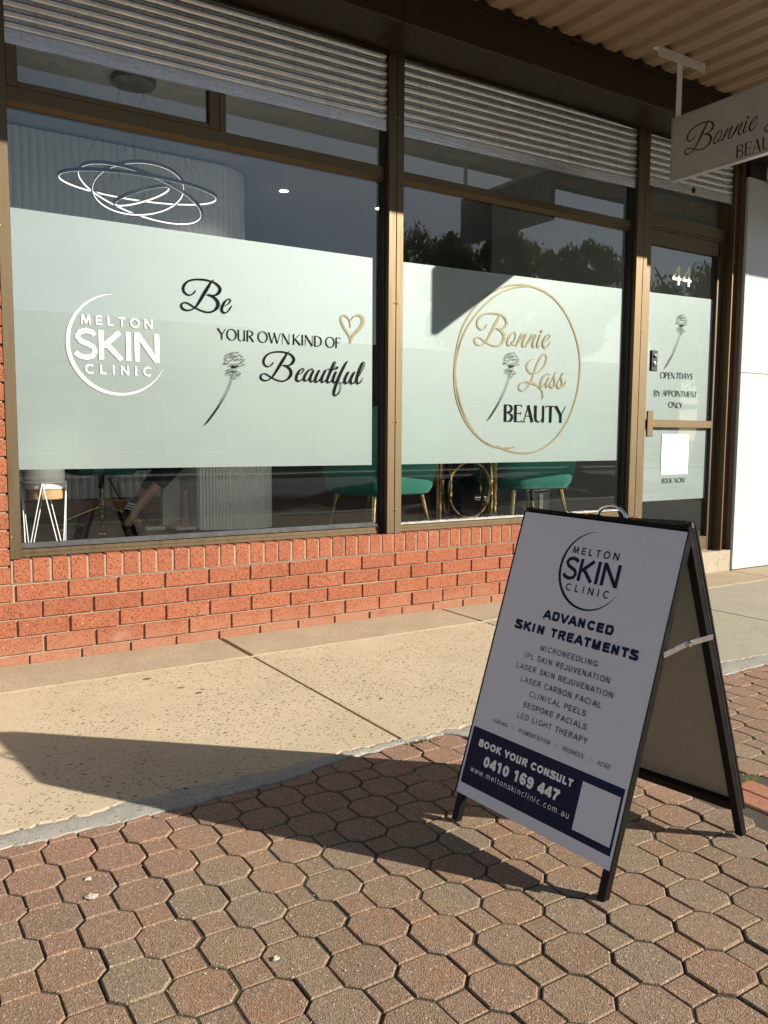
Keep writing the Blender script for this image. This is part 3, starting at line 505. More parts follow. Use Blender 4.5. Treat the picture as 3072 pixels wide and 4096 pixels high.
def sans(w):
    '''plain grotesque alphabet drawn with an even stroke'''
    h = w/2; k = lambda a_: w
    def S(*p): return [(x, y, w) for x, y in p]
    def C(*p): return spline([(x, y, w) for x, y in p], 4)
    st = S((h, 0), (h, 1)); xh = .74; x0 = h
    lo = lambda r=.27: ell(.31, xh/2, .31-h, xh/2+.01-h, 0, 360, k, 20)
    return {
     'A': (.76, [S((.02, 0), (.37, 1)), S((.37, 1), (.72, 0)), S((.15, .33), (.59, .33))]),
     'B': (.70, [st, C((h, 1-h), (.36, 1-h), (.50, .93), (.55, .77), (.48, .60), (.34, .54), (h, .54)), C((h, .54), (.40, .54), (.55, .46), (.61, .29), (.54, .10), (.38, h), (h, h))]),
     'C': (.78, [ell(.42, .5, .42-h, .51-h, 40, 320, k)]),
     'D': (.76, [st, C((h, 1-h), (.32, 1-h), (.54, .86), (.66-h*.4, .5), (.54, .14), (.32, h), (h, h))]),
     'E': (.68, [st, S((h, 1-h), (.62, 1-h)), S((h, .52), (.58, .52)), S((h, h), (.63, h))]),
     'F': (.62, [st, S((h, 1-h), (.58, 1-h)), S((h, .52), (.52, .52))]),
     'G': (.82, [ell(.42, .5, .42-h, .51-h, 40, 330, k), S((.78, .12), (.78, .50)), S((.48, .46), (.80, .46))]),
     'H': (.74, [st, S((.66-h, 0), (.66-h, 1)), S((h, .53), (.66, .53))]),
     'I': (.28+w*.3, [st]),
     'J': (.54, [C((.46-h, 1), (.46-h, .3), (.40, .10), (.25, h), (.09, .09), (.03, .30))]),
     'K': (.74, [st, S((.64, .99), (.10, .42)), S((.24, .58), (.68, .0))]),
     'L': (.60, [st, S((h, h), (.56, h))]),
     'M': (.86, [st, S((h*1.05, 1), (.39, .0)), S((.39, .0), (.78-h*1.05, 1)), S((.78-h, 0), (.78-h, 1))]),
     'N': (.76, [st, S((h, 1-h*.4), (.67-h, h*.4)), S((.67-h, 0), (.67-h, 1))]),
     'O': (.86, [ell(.42, .5, .42-h, .51-h, 0, 360, k, 26)]),
     'P': (.68, [st, C((h, 1-h), (.40, 1-h), (.55, .90), (.60, .72), (.54, .54), (.38, .45), (h, .45))]),
     'R': (.74, [st, C((h, 1-h), (.42, 1-h), (.56, .91), (.61, .74), (.54, .56), (.38, .48), (h, .48)), S((.36, .48), (.66, .0))]),
     'S': (.70, [C((.58, .74), (.52, .90), (.33, 1-h), (.14, .91), (.08, .74), (.16, .60), (.34, .53), (.52, .44), (.61, .27), (.53, .10), (.33, h), (.11, .10), (.03, .30))]),
     'T': (.64, [S((.30, 0), (.30, 1)), S((.0, 1-h), (.60, 1-h))]),
     'U': (.74, [C((h, 1), (h, .36), (.13, .12), (.33, h), (.53, .12), (.66-h, .36), (.66-h, 1))]),
     'V': (.70, [S((.02, 1), (.34, 0)), S((.34, 0), (.66, 1))]),
     'Y': (.70, [S((.02, 1), (.34, .42)), S((.66, 1), (.34, .42)), S((.34, .46), (.34, 0))]),
     '0': (.62, [ell(.28, .5, .28-h*.8, .51-h, 0, 360, k, 24)]),
     '1': (.62, [S((.32, 0), (.32, 1)), S((.34, .96), (.08, .74))]),
     '4': (.62, [S((.42, 0), (.42, 1)), S((.42, .96), (.04, .30)), S((.0, .27), (.58, .27))]),
     '6': (.62, [ell(.28, .32, .28-h*.8, .32-h, 0, 360, k, 20), C((.52, .80), (.40, 1-h), (.22, .94), (.09, .72), (.06, .42), (.06, .30))]),
     '7': (.62, [S((.02, 1-h), (.56, 1-h)), C((.54, 1-h), (.36, .62), (.24, .30), (.20, 0))]),
     '9': (.62, [ell(.28, .68, .28-h*.8, .32-h, 0, 360, k, 20), C((.04, .20), (.16, h), (.34, .06), (.47, .28), (.50, .58), (.50, .70))]),
     'w': (.78, [S((.0, xh), (.19, 0)), S((.19, 0), (.37, xh)), S((.37, xh), (.55, 0)), S((.55, 0), (.74, xh))]),
     'm': (.92, [S((h, 0), (h, xh)), C((h, .5), (.14, .66), (.27, xh-h), (.40, .62), (.42, .4), (.42, 0)), C((.42, .5), (.52, .68), (.64, xh-h), (.76, .62), (.78, .4), (.78, 0))]),
     'e': (.64, [ell(.30, xh/2, .30-h, xh/2+.01-h, 0, 318, k, 20), S((.04, xh/2), (.58, xh/2))]),
     'l': (.26, [S((h, 0), (h, 1))]), 't': (.36, [C((.14, .95), (.14, .3), (.16, .08), (.30, .04)), S((.0, xh-h), (.30, xh-h))]),
     'o': (.66, [lo()]), 'n': (.60, [S((h, 0), (h, xh)), C((h, .48), (.14, .64), (.30, xh-h), (.46, .60), (.48, .4), (.48, 0))]),
     's': (.56, [C((.46, .56), (.40, .68), (.24, xh-h), (.08, .62), (.09, .48), (.25, .39), (.43, .30), (.46, .14), (.34, .05), (.20, .04), (.06, .10), (.02, .20))]),
     'k': (.56, [S((h, 0), (h, 1)), S((.46, xh), (.08, .32)), S((.20, .44), (.50, 0))]),
     'i': (.26, [S((h, 0), (h, xh)), S((h, .87), (h, 1))]), 'c': (.58, [ell(.30, xh/2, .30-h, xh/2+.01-h, 45, 315, k, 18)]),
     'a': (.62, [C((.06, .56), (.16, .70), (.32, xh-h), (.46, .62), (.48, .44), (.48, .0)), C((.47, .42), (.28, .40), (.10, .32), (.06, .18), (.16, .05), (.32, .06), (.46, .20))]),
     'u': (.60, [C((h, xh), (h, .30), (.08, .10), (.24, .04), (.40, .12), (.48, .28)), S((.48, xh), (.48, 0))]),
     '.': (.30, [S((.08, 0), (.08, max(.1, w)))]), '|': (.3, [[(.1, -.05, w*.8), (.1, 1.05, w*.8)]]), ' ': (.34, [])}
def setword(G, word, x0, x1, z0, cap, track=0.):
    """set a word so that its ink spans x0..x1 on the baseline z0"""
    pos = []; x = 0
    for ch in word:
        a, st = G[ch]; pos.append((x, st)); x += a+track
    strokes = [[(px+p[0], p[1], p[2]) for p in s] for px, sts in pos for s in sts]
    b0, b1, _, _ = bbox(strokes); k = (x1-x0)/(b1-b0)
    return [[(x0+(px-b0)*k, z0+py*cap, pw*(k+cap)/2) for px, py, pw in s] for s in strokes]
def plane_y(y):        # facade-parallel plane facing the street
    return Matrix(((1, 0, 0, 0), (0, 0, -1, y), (0, 1, 0, 0), (0, 0, 0, 1)))
# ------------------------------------------------------------------ ground, road, footpath
def wobble(x, s=1., a=.010): return a*(math.sin(x*9.1*s)+.6*math.sin(x*31.7*s+1.3)+.5*math.sin(x*83*s+.4)+.35*math.sin(x*191*s+2.)+.25*math.sin(x*377*s))
g = MB(); g.add([(-400, -400, -.16), (400, -400, -.16), (400, 400, -.16), (-400, 400, -.16)], [(0, 1, 2, 3)])
struct('ground', g, 'earth')
rd = MB(); rd.box(-120, 120, -17.5, -6.4, -.155, -.12); struct('road', rd, 'asphalt')
for y0, y1 in ((-6.4, -6.15), (-17.75, -17.5)):
    kb = MB(); kb.box(-120, 120, y0, y1, -.15, .0, .02); struct('kerb', kb, 'slab_far')
ft = MB(); ft.box(-120, 120, -21, -17.75, -.15, -.01); struct('far_footpath', ft, 'slab_far')

path = MB(); path.box(-8, 16, -1.80, .05, -.14, -.03)
path = struct('footpath', path, 'mortar_grey'); path.location.z -= 0
cuts = [-8, -2.2, -.70, 1.016, 2.506, 4.0, 5.5, 7.0, 8.5, 16]
for i in range(len(cuts)-1):
    a, b = cuts[i]+.0075, cuts[i+1]-.0075
    sm = MB(); sm.box(a, b, -.425, -.002, -.05, .005+.0015*(i % 2), .006); sm.build('concrete_strip', 'strip', path)
    nx = max(6, int((b-a)/.02)) if -1 < a < 4 else 6
    # slab with a broken street edge
    vs = []; fs = []
    ridge = .4
    for k in range(nx+1):
        x = a+(b-a)*k/nx; e = -1.775+wobble(x)+(.02 if x > 2.4 else 0)
        prof = [(-.432, -.05), (-.432, -.001), (-.440, .004), (e+.012, .0055), (e, .001), (e, -.05)]
        vs += [(x, py, pz) for py, pz in prof]
        if k:
            o = (k-1)*6; fs += [(o+j, o+j+1, o+j+7, o+j+6) for j in range(5)]
    L = nx*6; fs += [(0, 5, 4, 3, 2, 1), (L, L+1, L+2, L+3, L+4, L+5)]
    sl = MB(); sl.add(vs, fs); sl.build('concrete_slab', 'slab' if b < 2.6 else 'slab_far', path)
# raised lip between strip and slab
lip = MB()
pts = [(-8+.05*i, -.43+.003*math.sin(i*.9), .0035+.002*math.sin(i*1.7)) for i in range(480)]
lip.tube(pts, .0055, 6); lip.build('tooled_lip', 'strip', path, True)
# grey mortar fillet between slab and pavers
mo = MB(); vs = []; fs = []; n = 900; rm = random.Random(11)
for i in range(n+1):
    x = -6+14*i/n; e = -1.775+wobble(x)+(.02 if x > 2.4 else 0); o = -1.880+wobble(x*.8+3, 1.3, .006)+.004*rm.random()
    if .50 < x < 1.25: o = o+.075*min(1, (x-.50)/.25)*min(1, (1.25-x)/.06)
    o = min(o, e-.018)
    for t, z in ((.0, .001), (.12, .003), (.35, .0045), (.65, .004), (.92, .002), (1., -.012)):
        vs.append((x, e+.010+(o-e-.010)*t, z+(.0022*rm.random()+.0015*math.sin(x*47+t*9) if 0 < t < 1 else 0)))
    if i: b = (i-1)*6; fs += [(b+j, b+j+6, b+j+7, b+j+1) for j in range(5)]
mo.add(vs, fs); struct('mortar_edge', mo, 'mortar_grey', None, True)

# pavers: octagon with a joined square, laid on a 104 mm chequer
P = .1037; A0 = (.336, -2.685)
bed = MB(); bed.add([(-6, -6.15, -.0048), (12, -6.15, -.0048), (12, -1.78, -.0048), (-6, -1.78, -.0048)], [(0, 1, 2, 3)])
bed = struct('paving', bed, 'bed')
def ring(poly, top, depth, c):
    n = len(poly); cx = sum(p[0] for p in poly)/n; cy = sum(p[1] for p in poly)/n
    def ins(d):
        r = []
        for x, y in poly:
            L = math.hypot(x-cx, y-cy); r.append((cx+(x-cx)*(1-d/L), cy+(y-cy)*(1-d/L)))
        return r
    v = [(x, y, top) for x, y in ins(c)]+[(x, y, top-c*.55) for x, y in ins(c*.22)]+[(x, y, depth) for x, y in poly]
    f = [tuple(range(n))]
    for k in (0, n): f += [(k+i, k+(i+1) % n, k+n+(i+1) % n, k+n+i) for i in range(n)]
    f = [t if i == 0 else t[::-1] for i, t in enumerate(f)]
    return v, f
def paver_mesh(seed):
    rs = random.Random(seed); a, h, b = .0630, .0366, .0364
    j = lambda: rs.uniform(-.0012, .0012)
    octo = [(h+j(), -a), (a, -h+j()), (a+j(), h), (h, a), (-h, a), (-a+j(), h), (-a, -h+j()), (-h+j(), -a)]
    sq = [(b, a+.0036), (b+j(), P+b), (-b+j(), P+b), (-b, a+.0036)]
    mb = MB()
    mb.add(*ring(octo, .0, -.02, .0040)); mb.add(*ring(sq, .0, -.02, .0034))
    mb.add([(h, a-.004, -.0062), (h, a+.008, -.0062), (-h, a+.008, -.0062), (-h, a-.004, -.0062)], [(0, 1, 2, 3)])
    me = mb.mesh('paver'); me.materials.append(MAT['paver']); return me
pm = [paver_mesh(i) for i in range(6)]
near = []; far = []
cinv = cam.matrix_world.inverted(); fpx = 3293.93/3072*768
def px(p):
    q = cinv @ Vector(p); 
    if q.z > -.05: return None
    return (384+fpx*q.x/-q.z, 512-fpx*q.y/-q.z, -q.z)
for i in range(-40, 66):
    for j in range(-32, 9):
        if (i+j) % 2: continue
        x, y = A0[0]+i*P, A0[1]+j*P
        if y > -1.765 or y < -5.9 or x < -4 or x > 7.5: continue
        if 1.545 < x < 1.845 and -3.0 < y < -2.62: continue
        q = px((x, y, 0))
        if q and -45 < q[0] < 815 and q[1] < 1075: near.append((q[2], x, y))
        else: far.append((x, y))
near.sort(); extra = near[300:]; near = near[:300]
for d, x, y in near:
    inst('paver', random.choice(pm), bed, (x+random.gauss(0, .0008), y+random.gauss(0, .0008), max(-.0024, min(.0016, random.gauss(-.0006, .0011)))),
         (random.gauss(0, .005), random.gauss(0, .005), random.gauss(0, .008)))
rest = MB()
for x, y in [(e[1], e[2]) for e in extra]+far:
    me = random.choice(pm); rest.add([(v.co.x+x, v.co.y+y, v.co.z) for v in me.vertices], [tuple(p.vertices) for p in me.polygons])
o = rest.build('outlying_pavers', 'paver', bed); o['kind'] = 'stuff'
for x0, x1, y0, y1 in ((1.615, 1.697, -2.895, -2.663), (1.703, 1.785, -2.889, -2.657)):
    mb = MB(); mb.box(x0, x1, y0, y1, -.03, .003, .003); mb.build('paving_brick', 'brick_paver', bed)

# ------------------------------------------------------------------ brickwork
def brickmesh(name, w, d, h, mat='brick', c=.0025):
    mb = MB(); mb.box(0, w, 0, d, 0, h, c); me = mb.mesh(name); me.materials.append(MAT[mat]); return me
stretcher = brickmesh('brick', .230, .10, .076); rowl = brickmesh('brick', .0755, .105, .110); cache = {}
def cutbrick(w, h):
    k = (round(w, 3), round(h, 3))
    if k not in cache: cache[k] = brickmesh('brick', k[0], .10, k[1])
    return cache[k]
def jit(): return (random.gauss(0, .0012), random.gauss(0, .0009), random.gauss(0, .0008))
wall = thing('brick_wall', (2.2, 0, 0), 'low red brick wall below the shop windows with an upright brick sill course', 'wall')
mb = MB(); mb.box(-.755, 4.395, .0115, .11, -.06, .398); mb.box(-.02, 4.392, .0045, .105, .398, .507); mb.build('mortar', 'mortar', wall)
WX0, WX1 = -.76, 4.40
for ci, (zt, off) in enumerate(((.390, 0.), (.304, .12), (.218, .005), (.132, .125), (.046, .055))):
    for k in range(-4, 20):
        a = off+.24*k; b = a+.230
        if b < WX0+.03 or a > WX1-.03: continue
        # bricks run through into the left pier below sill level
        a2 = a
        b2 = min(b, WX1); w = b2-a2
        me = stretcher if abs(w-.23) < .004 else cutbrick(w, .076)
        dx, dy, dz = jit(); z0 = zt-.076
        inst('brick', me, wall, (a2+dx, dy, z0+dz), (random.gauss(0, .004), 0, random.gauss(0, .003)))
k = 0
while -.009+.0862*k+.0755 < WX1+.01:
    dx, dy, dz = jit(); inst('brick', rowl, wall, (-.009+.0862*k+dx, dy*.8, .402+dz), (random.gauss(-.004, .004), 0, random.gauss(0, .004))); k += 1

def pier(x0, x1, ztop, y, label, zbase=.0, half=0, dark='brick'):
    t = thing('brick_pier', (x0, y, 0), label, 'pier')
    mb = MB(); mb.box(x0+.004, x1-.008, y+.009, y+.11, -.05, ztop); mb.build('mortar', 'mortar', t)
    z = .390-.076+.086*0; rows = []
    zz = .046-.076
    while zz+.076 < ztop: rows.append(zz); zz += .086
    for r, z in enumerate(rows):
        if z+.076 < zbase: continue
        x = x1-(.11 if (r+half) % 2 else .230)
        first = True; hi = x1
        while hi > x0+.02:
            lo = max(x, x0); w = hi-lo
            if w > .025:
                me = stretcher if abs(w-.23) < .002 else cutbrick(w, .076)
                dx, dy, dz = jit(); inst('brick', me, t, (lo+dx*.5, y+dy, z+dz), (random.gauss(0, .004), 0, random.gauss(0, .003)))
            hi = lo-.010; x = hi-.230
    return t
pier(-.745, -.0235, 3.34, 0., 'red brick pier at the left edge of the left window', .40)
pier(5.436, 5.60, 3.60, .100, 'narrow dark red brick pier between the door and the white cladding', .0, 1)
# ------------------------------------------------------------------ room behind the glass
ZF, ZC = .33, 3.86
mb = MB(); mb.box(-3.2, 9.2, .115, 8.2, ZF-.12, ZF); struct('shop_floor', mb, 'floor')
mb = MB(); mb.box(-3.2, 9.2, .10, 8.2, ZC, ZC+.2); struct('shop_ceiling', mb, 'ceiling')
mb = MB(); mb.box(-3.4, -3.2, .10, 8.4, -.1, 4.06); struct('shop_wall', mb, 'inwall')
mb = MB(); mb.box(9.2, 9.4, .10, 8.4, -.1, 4.06); struct('shop_wall', mb, 'inwall')
mb = MB(); mb.box(-3.4, 9.4, 8.2, 8.4, -.1, 4.06); struct('shop_wall', mb, 'inwall')
mb = MB(); mb.box(5.55, 5.70, .16, 3.2, ZF, ZC); struct('partition', mb, 'inwall')
# unseen building mass above and beside the shopfront, added to block light
bd = thing('shop_building', (2.2, .3, 0), 'unseen walls and roof of the shop building, added to block light', 'building')
mb = MB(); mb.box(-3.4, 9.4, .115, .40, 3.35, 4.9); mb.build('parapet', 'brown', bd)
mb = MB(); mb.box(-3.4, -.76, .01, .30, -.05, 3.9); mb.build('wall', 'inwall', bd)
mb = MB(); mb.box(5.61, 9.4, .03, .15, -.05, 3.9); mb.build('wall', 'inwall', bd)
mb = MB(); mb.box(-3.5, 9.5, .1, 8.5, 4.9, 5.0); mb.build('roof', 'slab_far', bd)
# ------------------------------------------------------------------ windows
YG, YF, YL = .070, .0722, .0688
def screw(parent, x, z, y=.0, r=.006, nm='screw'):
    mb = MB(); mb.M = Matrix.Translation((x, y, z)) @ Matrix.Rotation(R_(90), 4, 'X')
    mb.lathe([(r, -.001), (r*1.02, .001), (r*.75, .0032), (r*.3, .004)], n=12); mb.build(nm, 'screw', parent, True)
def post(t, x0, x1, z0, z1, split=None, nm='mullion'):
    mb = MB()
    if split:
        mb.box(x0, split-.0012, 0, .10, z0, z1, .0025); mb.box(split+.0012, x1, .0003, .10, z0, z1, .0025)
    else: mb.box(x0, x1, 0, .10, z0, z1, .0025)
    return mb.build(nm, 'frame', t)
def channel(t, x0, x1, z0, z1, y0, nm, lip=True):
    """sill or rail extrusion with stepped face"""
    h = z1-z0
    prof = [(y0, z0), (y0, z0+h*.42), (y0+.005, z0+h*.46), (y0+.005, z0+h*.90), (y0+.012, z1), (y0+.05, z1), (y0+.05, z0)]
    mb = MB(); mb.prism(prof, x0, x1, 'x'); return mb.build(nm, 'frame', t)
w1 = thing('shop_window', (1.06, .05, .51), 'large left shop window with frosted film, clinic logo and Be Your Own Kind of Beautiful', 'window', 'shop windows')
post(w1, -.0225, .030, .514, 3.40, None, 'jamb')
M1 = post(w1, 2.092, 2.197, .513, 3.40, 2.146)
channel(w1, .031, 2.081, .516, .558, .050, 'sill')
mb = MB(); mb.prism([(.046, .558), (.046, .566), (.060, .583), (.066, .583), (.066, .558)], .031, 2.062, 'x'); mb.build('glazing_bead', plain('grey_bead', (.10, .10, .10), .35, .4), w1)
mb = MB(); mb.box(2.0815, 2.0915, .035, .098, .512, 3.36); mb.box(.0305, .036, .05, .098, .514, 3.36); mb.build('gasket', 'gasket', w1)
# transom and the hopper sash above it
mb = MB(); mb.prism([(.046, 2.628), (.046, 2.690), (.10, 2.690), (.10, 2.604), (.064, 2.604)], .036, 2.0812, 'x'); mb.build('transom', 'frame', w1)
mb = MB(); mb.prism([(.050, 2.6035), (.050, 2.626), (.0455, 2.6275), (.0635, 2.6035)], .036, 2.081, 'x')
sash = MB()
sash.box(.036, .084, .040, .085, 2.692, 3.34, .002); sash.box(1.006, 1.062, .040, .085, 2.692, 3.34, .002)
sash.box(.084, 1.006, .041, .085, 2.692, 2.716, .002); sash.box(.036, 1.062, .0415, .085, 3.30, 3.34)
sash.build('hopper_sash', 'frame', w1)
mb = MB(); mb.box(1.0655, 1.099, .044, .10, 2.6905, 3.36); mb.build('fanlight_post', 'frame', w1)
mb = MB(); mb.box(1.0622, 1.0653, .05, .09, 2.691, 3.34); mb.box(.0842, .0872, .052, .08, 2.7165, 3.30); mb.box(.0872, 1.0058, .052, .08, 2.7165, 2.7195); mb.box(1.003, 1.0058, .052, .08, 2.72, 3.30); mb.build('gasket', 'gasket', w1)
def pane(t, x0, x1, z0, z1, y=YG, nm='pane', mat='glass'):
    mb = MB(); mb.add([(x0, y, z0), (x1, y, z0), (x1, y, z1), (x0, y, z1)], [(0, 1, 2, 3)]); return mb.build(nm, mat, t)
g1 = pane(w1, .036, 2.0815, .556, 2.604)
pane(w1, .087, 1.004, 2.7195, 3.30, .068); pane(w1, 1.099, 2.0815, 2.690, 3.34)
def film(t, q, y=YF):
    mb = MB(); mb.add([(a, y, b) for a, b in q], [(0, 1, 2, 3)]); return mb.build('frosted_film', 'film', t)
film(w1, [(.032, .9355), (2.026, .932), (2.024, 2.160), (.040, 2.155)])
for z in (2.965, 1.898, 1.195, .66):
    screw(w1, 2.135, z); screw(w1, 2.158, z)
for z in (2.05, .62): screw(w1, -.016, z)

w2 = thing('shop_window', (3.2, .05, .51), 'right shop window with gold ring, gold script lettering and reflected trees', 'window', 'shop windows')
M2 = post(w2, 4.245, 4.362, .513, 3.40, 4.318)
channel(w2, 2.199, 4.228, .516, .558, .050, 'sill')
mb = MB(); mb.box(2.199, 4.20, .046, .066, .5585, .570, .002); mb.build('glazing_bead', 'galv', w2)
mb = MB(); mb.box(4.2285, 4.2445, .035, .098, .512, 3.36); mb.box(2.1975, 2.2025, .05, .098, .514, 3.36); mb.build('gasket', 'gasket', w2)
mb = MB(); mb.prism([(.046, 2.640), (.046, 2.686), (.10, 2.686), (.10, 2.612), (.064, 2.612)], 2.203, 4.2284, 'x'); mb.build('transom', 'frame', w2)
g2 = pane(w2, 2.203, 4.2285, .556, 2.612); pane(w2, 2.203, 4.2285, 2.686, 3.34)
film(w2, [(2.215, .933), (4.190, .938), (4.193, 2.196), (2.213, 2.163)])
for z in (2.45, 1.89, .60): screw(w2, 4.335, z)

# ---- lettering on the glass
LP = plane_y(YL)
def letter(t, strokes, mat, nm='lettering', smooth=True, wk=1., M=None):
    mb = MB(M or LP); ribbon(mb, strokes, smooth, wk=wk); return mb.build(nm, mat, t)
letter(g1, dec('B')+dec('e'), 'black_vinyl', 'script_lettering'); letter(g1, dec('B2')+dec('BEAUTI'), 'black_vinyl', 'script_lettering')
letter(g1, dec('HEART'), 'gold_vinyl', 'heart')
FL = dec('FLOWER'); letter(g1, FL, 'black_vinyl', 'flower_drawing', wk=.85)
DG = deco(.11, .045)
for wd, x0, x1 in (('YOUR', 1.049, 1.256), ('OWN', 1.284, 1.473), ('KIND', 1.501, 1.679), ('OF', 1.708, 1.806)):
    letter(g1, setword(DG, wd, x0, x1, 1.618, .060, .03), 'black_vinyl', 'lettering', False)
def crescent(cx, cz, r, w, a0=94, a1=336):
    n = 60; out = []
    for i in range(n+1):
        a = a0+(a1-a0)*i/n; f = min(1, (i/n)/.33)**.8*min(1, ((n-i)/n)/.45)**.8
        ww = max(w*f, w*.03); rr = r-ww/2
        out.append((cx+rr*math.cos(R_(a)), cz+rr*math.sin(R_(a)), ww))
    return [out]
def clinic_logo(parent, mat, cx, cz, r, M, e):
    k = r/.2506
    def X(x): return cx+(x-.521)*k
    def Z(z): return cz+(z-1.5529)*k
    letter(parent, crescent(cx, cz, r, .0185*k), mat, 'logo_ring', False, M=M)
    G = geo(.17); letter(parent, setword(G, 'MELTON', X(.3474), X(.6923), Z(1.646), .0455*k, .42), mat, 'lettering', False, M=M)
    G = geo(.155); letter(parent, setword(G, 'SKIN', X(.3141), X(.718), Z(1.477), .144*k, .035), mat, 'lettering', False, M=M)
    G = geo(.17); letter(parent, setword(G, 'CLINIC', X(.362), X(.683), Z(1.4055), .0455*k, .55), mat, 'lettering', False, M=M)
clinic_logo(g1, 'white_vinyl', .521, 1.5529, .2506, LP, 0)
letter(g2, dec('RING'), 'gold_vinyl', 'gold_ring'); letter(g2, dec('B3')+dec('ONNIE'), 'gold_vinyl', 'script_lettering'); letter(g2, dec('LASS'), 'gold_vinyl', 'script_lettering')
b = bbox(FL); kf = (1.672-1.209)/(b[3]-b[2])
letter(g2, [[((x-b[0])*kf+2.920, (z-b[2])*kf+1.209, w*kf) for x, z, w in s] for s in FL], 'black_vinyl', 'flower_drawing', wk=.8)
DB = deco(.165, .04); DS = deco(.13, .04); letter(g2, setword(DB, 'BEAUTY', 3.080, 3.640, 1.209, .116, .02), 'black_vinyl', 'lettering', False)

# ------------------------------------------------------------------ glazed door
dr = thing('shop_door', (4.9, .1, .18), 'glazed entrance door numbered 44 with frosted film and push rail', 'door')
YD = .10
mb = MB(); mb.box(4.363, 4.470, .055, .14, .18, 3.36, .003); mb.build('door_stile', 'frame', dr)
mb = MB(); mb.box(4.470, 5.325, .075, .13, 2.562, 2.672, .003); mb.box(4.470, 5.325, .078, .13, .181, .30, .003); mb.build('door_rail', 'frame', dr)
mb = MB(); mb.box(5.300, 5.372, .075, .14, .181, 2.672, .003); mb.build('door_stile', 'frame', dr)
mb = MB(); mb.box(5.382, 5.398, .000, .15, .181, 3.36, .002); mb.box(5.398, 5.434, .07, .15, .181, 3.36); mb.box(5.3725, 5.3818, .05, .15, .181, 3.36); mb.build('door_jamb', 'frame', dr)
mb = MB(); mb.box(4.470, 5.372, .060, .14, 2.69, 2.775, .003); mb.box(4.470, 5.372, .070, .14, 2.6725, 2.6895); mb.build('door_head', 'frame', dr)
mb = MB(); mb.box(4.470, 5.300, .066, .125, 1.188, 1.248, .003); mb.build('push_rail', 'frame', dr)
gd = pane(dr, 4.47, 5.30, 1.248, 2.562, YD); gd2 = pane(dr, 4.47, 5.30, .30, 1.188, YD); pane(dr, 4.47, 5.372, 2.775, 3.36, YD)
mb = MB(); mb.box(5.2925, 5.2998, .072, .098, .301, 2.561); mb.build('gasket', 'gasket', dr)
film(dr, [(4.48, 1.249), (5.292, 1.249), (5.290, 2.226), (4.48, 2.209)], YD+.002); film(dr, [(4.48, .613), (5.288, .615), (5.29, 1.187), (4.48, 1.187)], YD+.002)
LD = plane_y(YD-.0015)
mb = MB(); mb.box(4.488, 4.556, .030, .056, 1.612, 1.768, .004); lk = mb.build('door_lock', 'black_plastic', dr)
mb = MB(); mb.M = Matrix.Translation((4.522, .030, 1.665)) @ Matrix.Rotation(R_(90), 4, 'X'); mb.lathe([(.017, 0), (.017, .006), (.011, .008), (.009, .003)], n=18)
mb.M = Matrix.Translation((4.522, .030, 1.725)) @ Matrix.Rotation(R_(90), 4, 'X'); mb.lathe([(.013, 0), (.013, .010), (.004, .012)], n=18); mb.build('lock_cylinder', 'chrome', lk, True)
mb = MB(); mb.box(4.484, 4.551, .046, .062, 1.115, 1.312, .003); mb.build('push_plate', 'frame', dr)
G44 = {'4': (.74, [[(.46, 0, .15), (.46, 1, .15)], [(.47, .99, .13), (.05, .33, .13)], [(.0, .30, .13), (.64, .30, .13)]])}
letter(gd, setword(G44, '44', 4.778, 5.004, 2.295, .150, .0), 'number', 'house_number', False, M=LD)
kf = (2.075-1.640)/(b[3]-b[2]); letter(gd, [[((x-b[0])*kf+4.715, (z-b[2])*kf+1.640, w*kf*.85) for x, z, w in s] for s in FL], 'black_vinyl', 'flower_drawing', M=LD)
DD = deco(.12, .05)
letter(gd, setword(DD, 'OPEN', 4.680, 4.845, 1.571, .047, .0), 'black_vinyl', 'lettering', False, M=LD)
letter(gd, setword(DD, '7', 4.862, 4.895, 1.573, .047, .0), 'black_vinyl', 'lettering', False, M=LD)
letter(gd, setword(DD, 'DAYS', 4.912, 5.066, 1.575, .047, -.02), 'black_vinyl', 'lettering', False, M=LD)
letter(gd, setword(DD, 'BY', 4.615, 4.690, 1.428, .046), 'black_vinyl', 'lettering', False, M=LD)
letter(gd, setword(DD, 'APPOINTMENT', 4.708, 5.133, 1.434, .046), 'black_vinyl', 'lettering', False, M=LD)
letter(gd, setword(DD, 'ONLY', 4.789, 4.958, 1.345, .046), 'black_vinyl', 'lettering', False, M=LD)
letter(gd2, setword(DD, 'BOOK', 4.745, 4.868, .750, .040), 'black_vinyl', 'lettering', False, M=LD)
letter(gd2, setword(DD, 'NOW', 4.895, 5.027, .750, .040), 'black_vinyl', 'lettering', False, M=LD)
mb = MB(); mb.box(4.722, 5.050, YD-.003, YD-.001, .818, 1.138); mb.build('blank_sticker', 'white_vinyl', gd2)
mb = MB(); mb.box(4.40, 5.52, -.004, .20, -.06, .178, .006); tag(mb.build('doorstep', 'step'), 'concrete doorstep under the glazed entrance door', 'step')
mb = MB(); mb.box(4.47, 5.372, .05, .12, .1785, .184, .001); mb.build('threshold', 'chrome', dr)

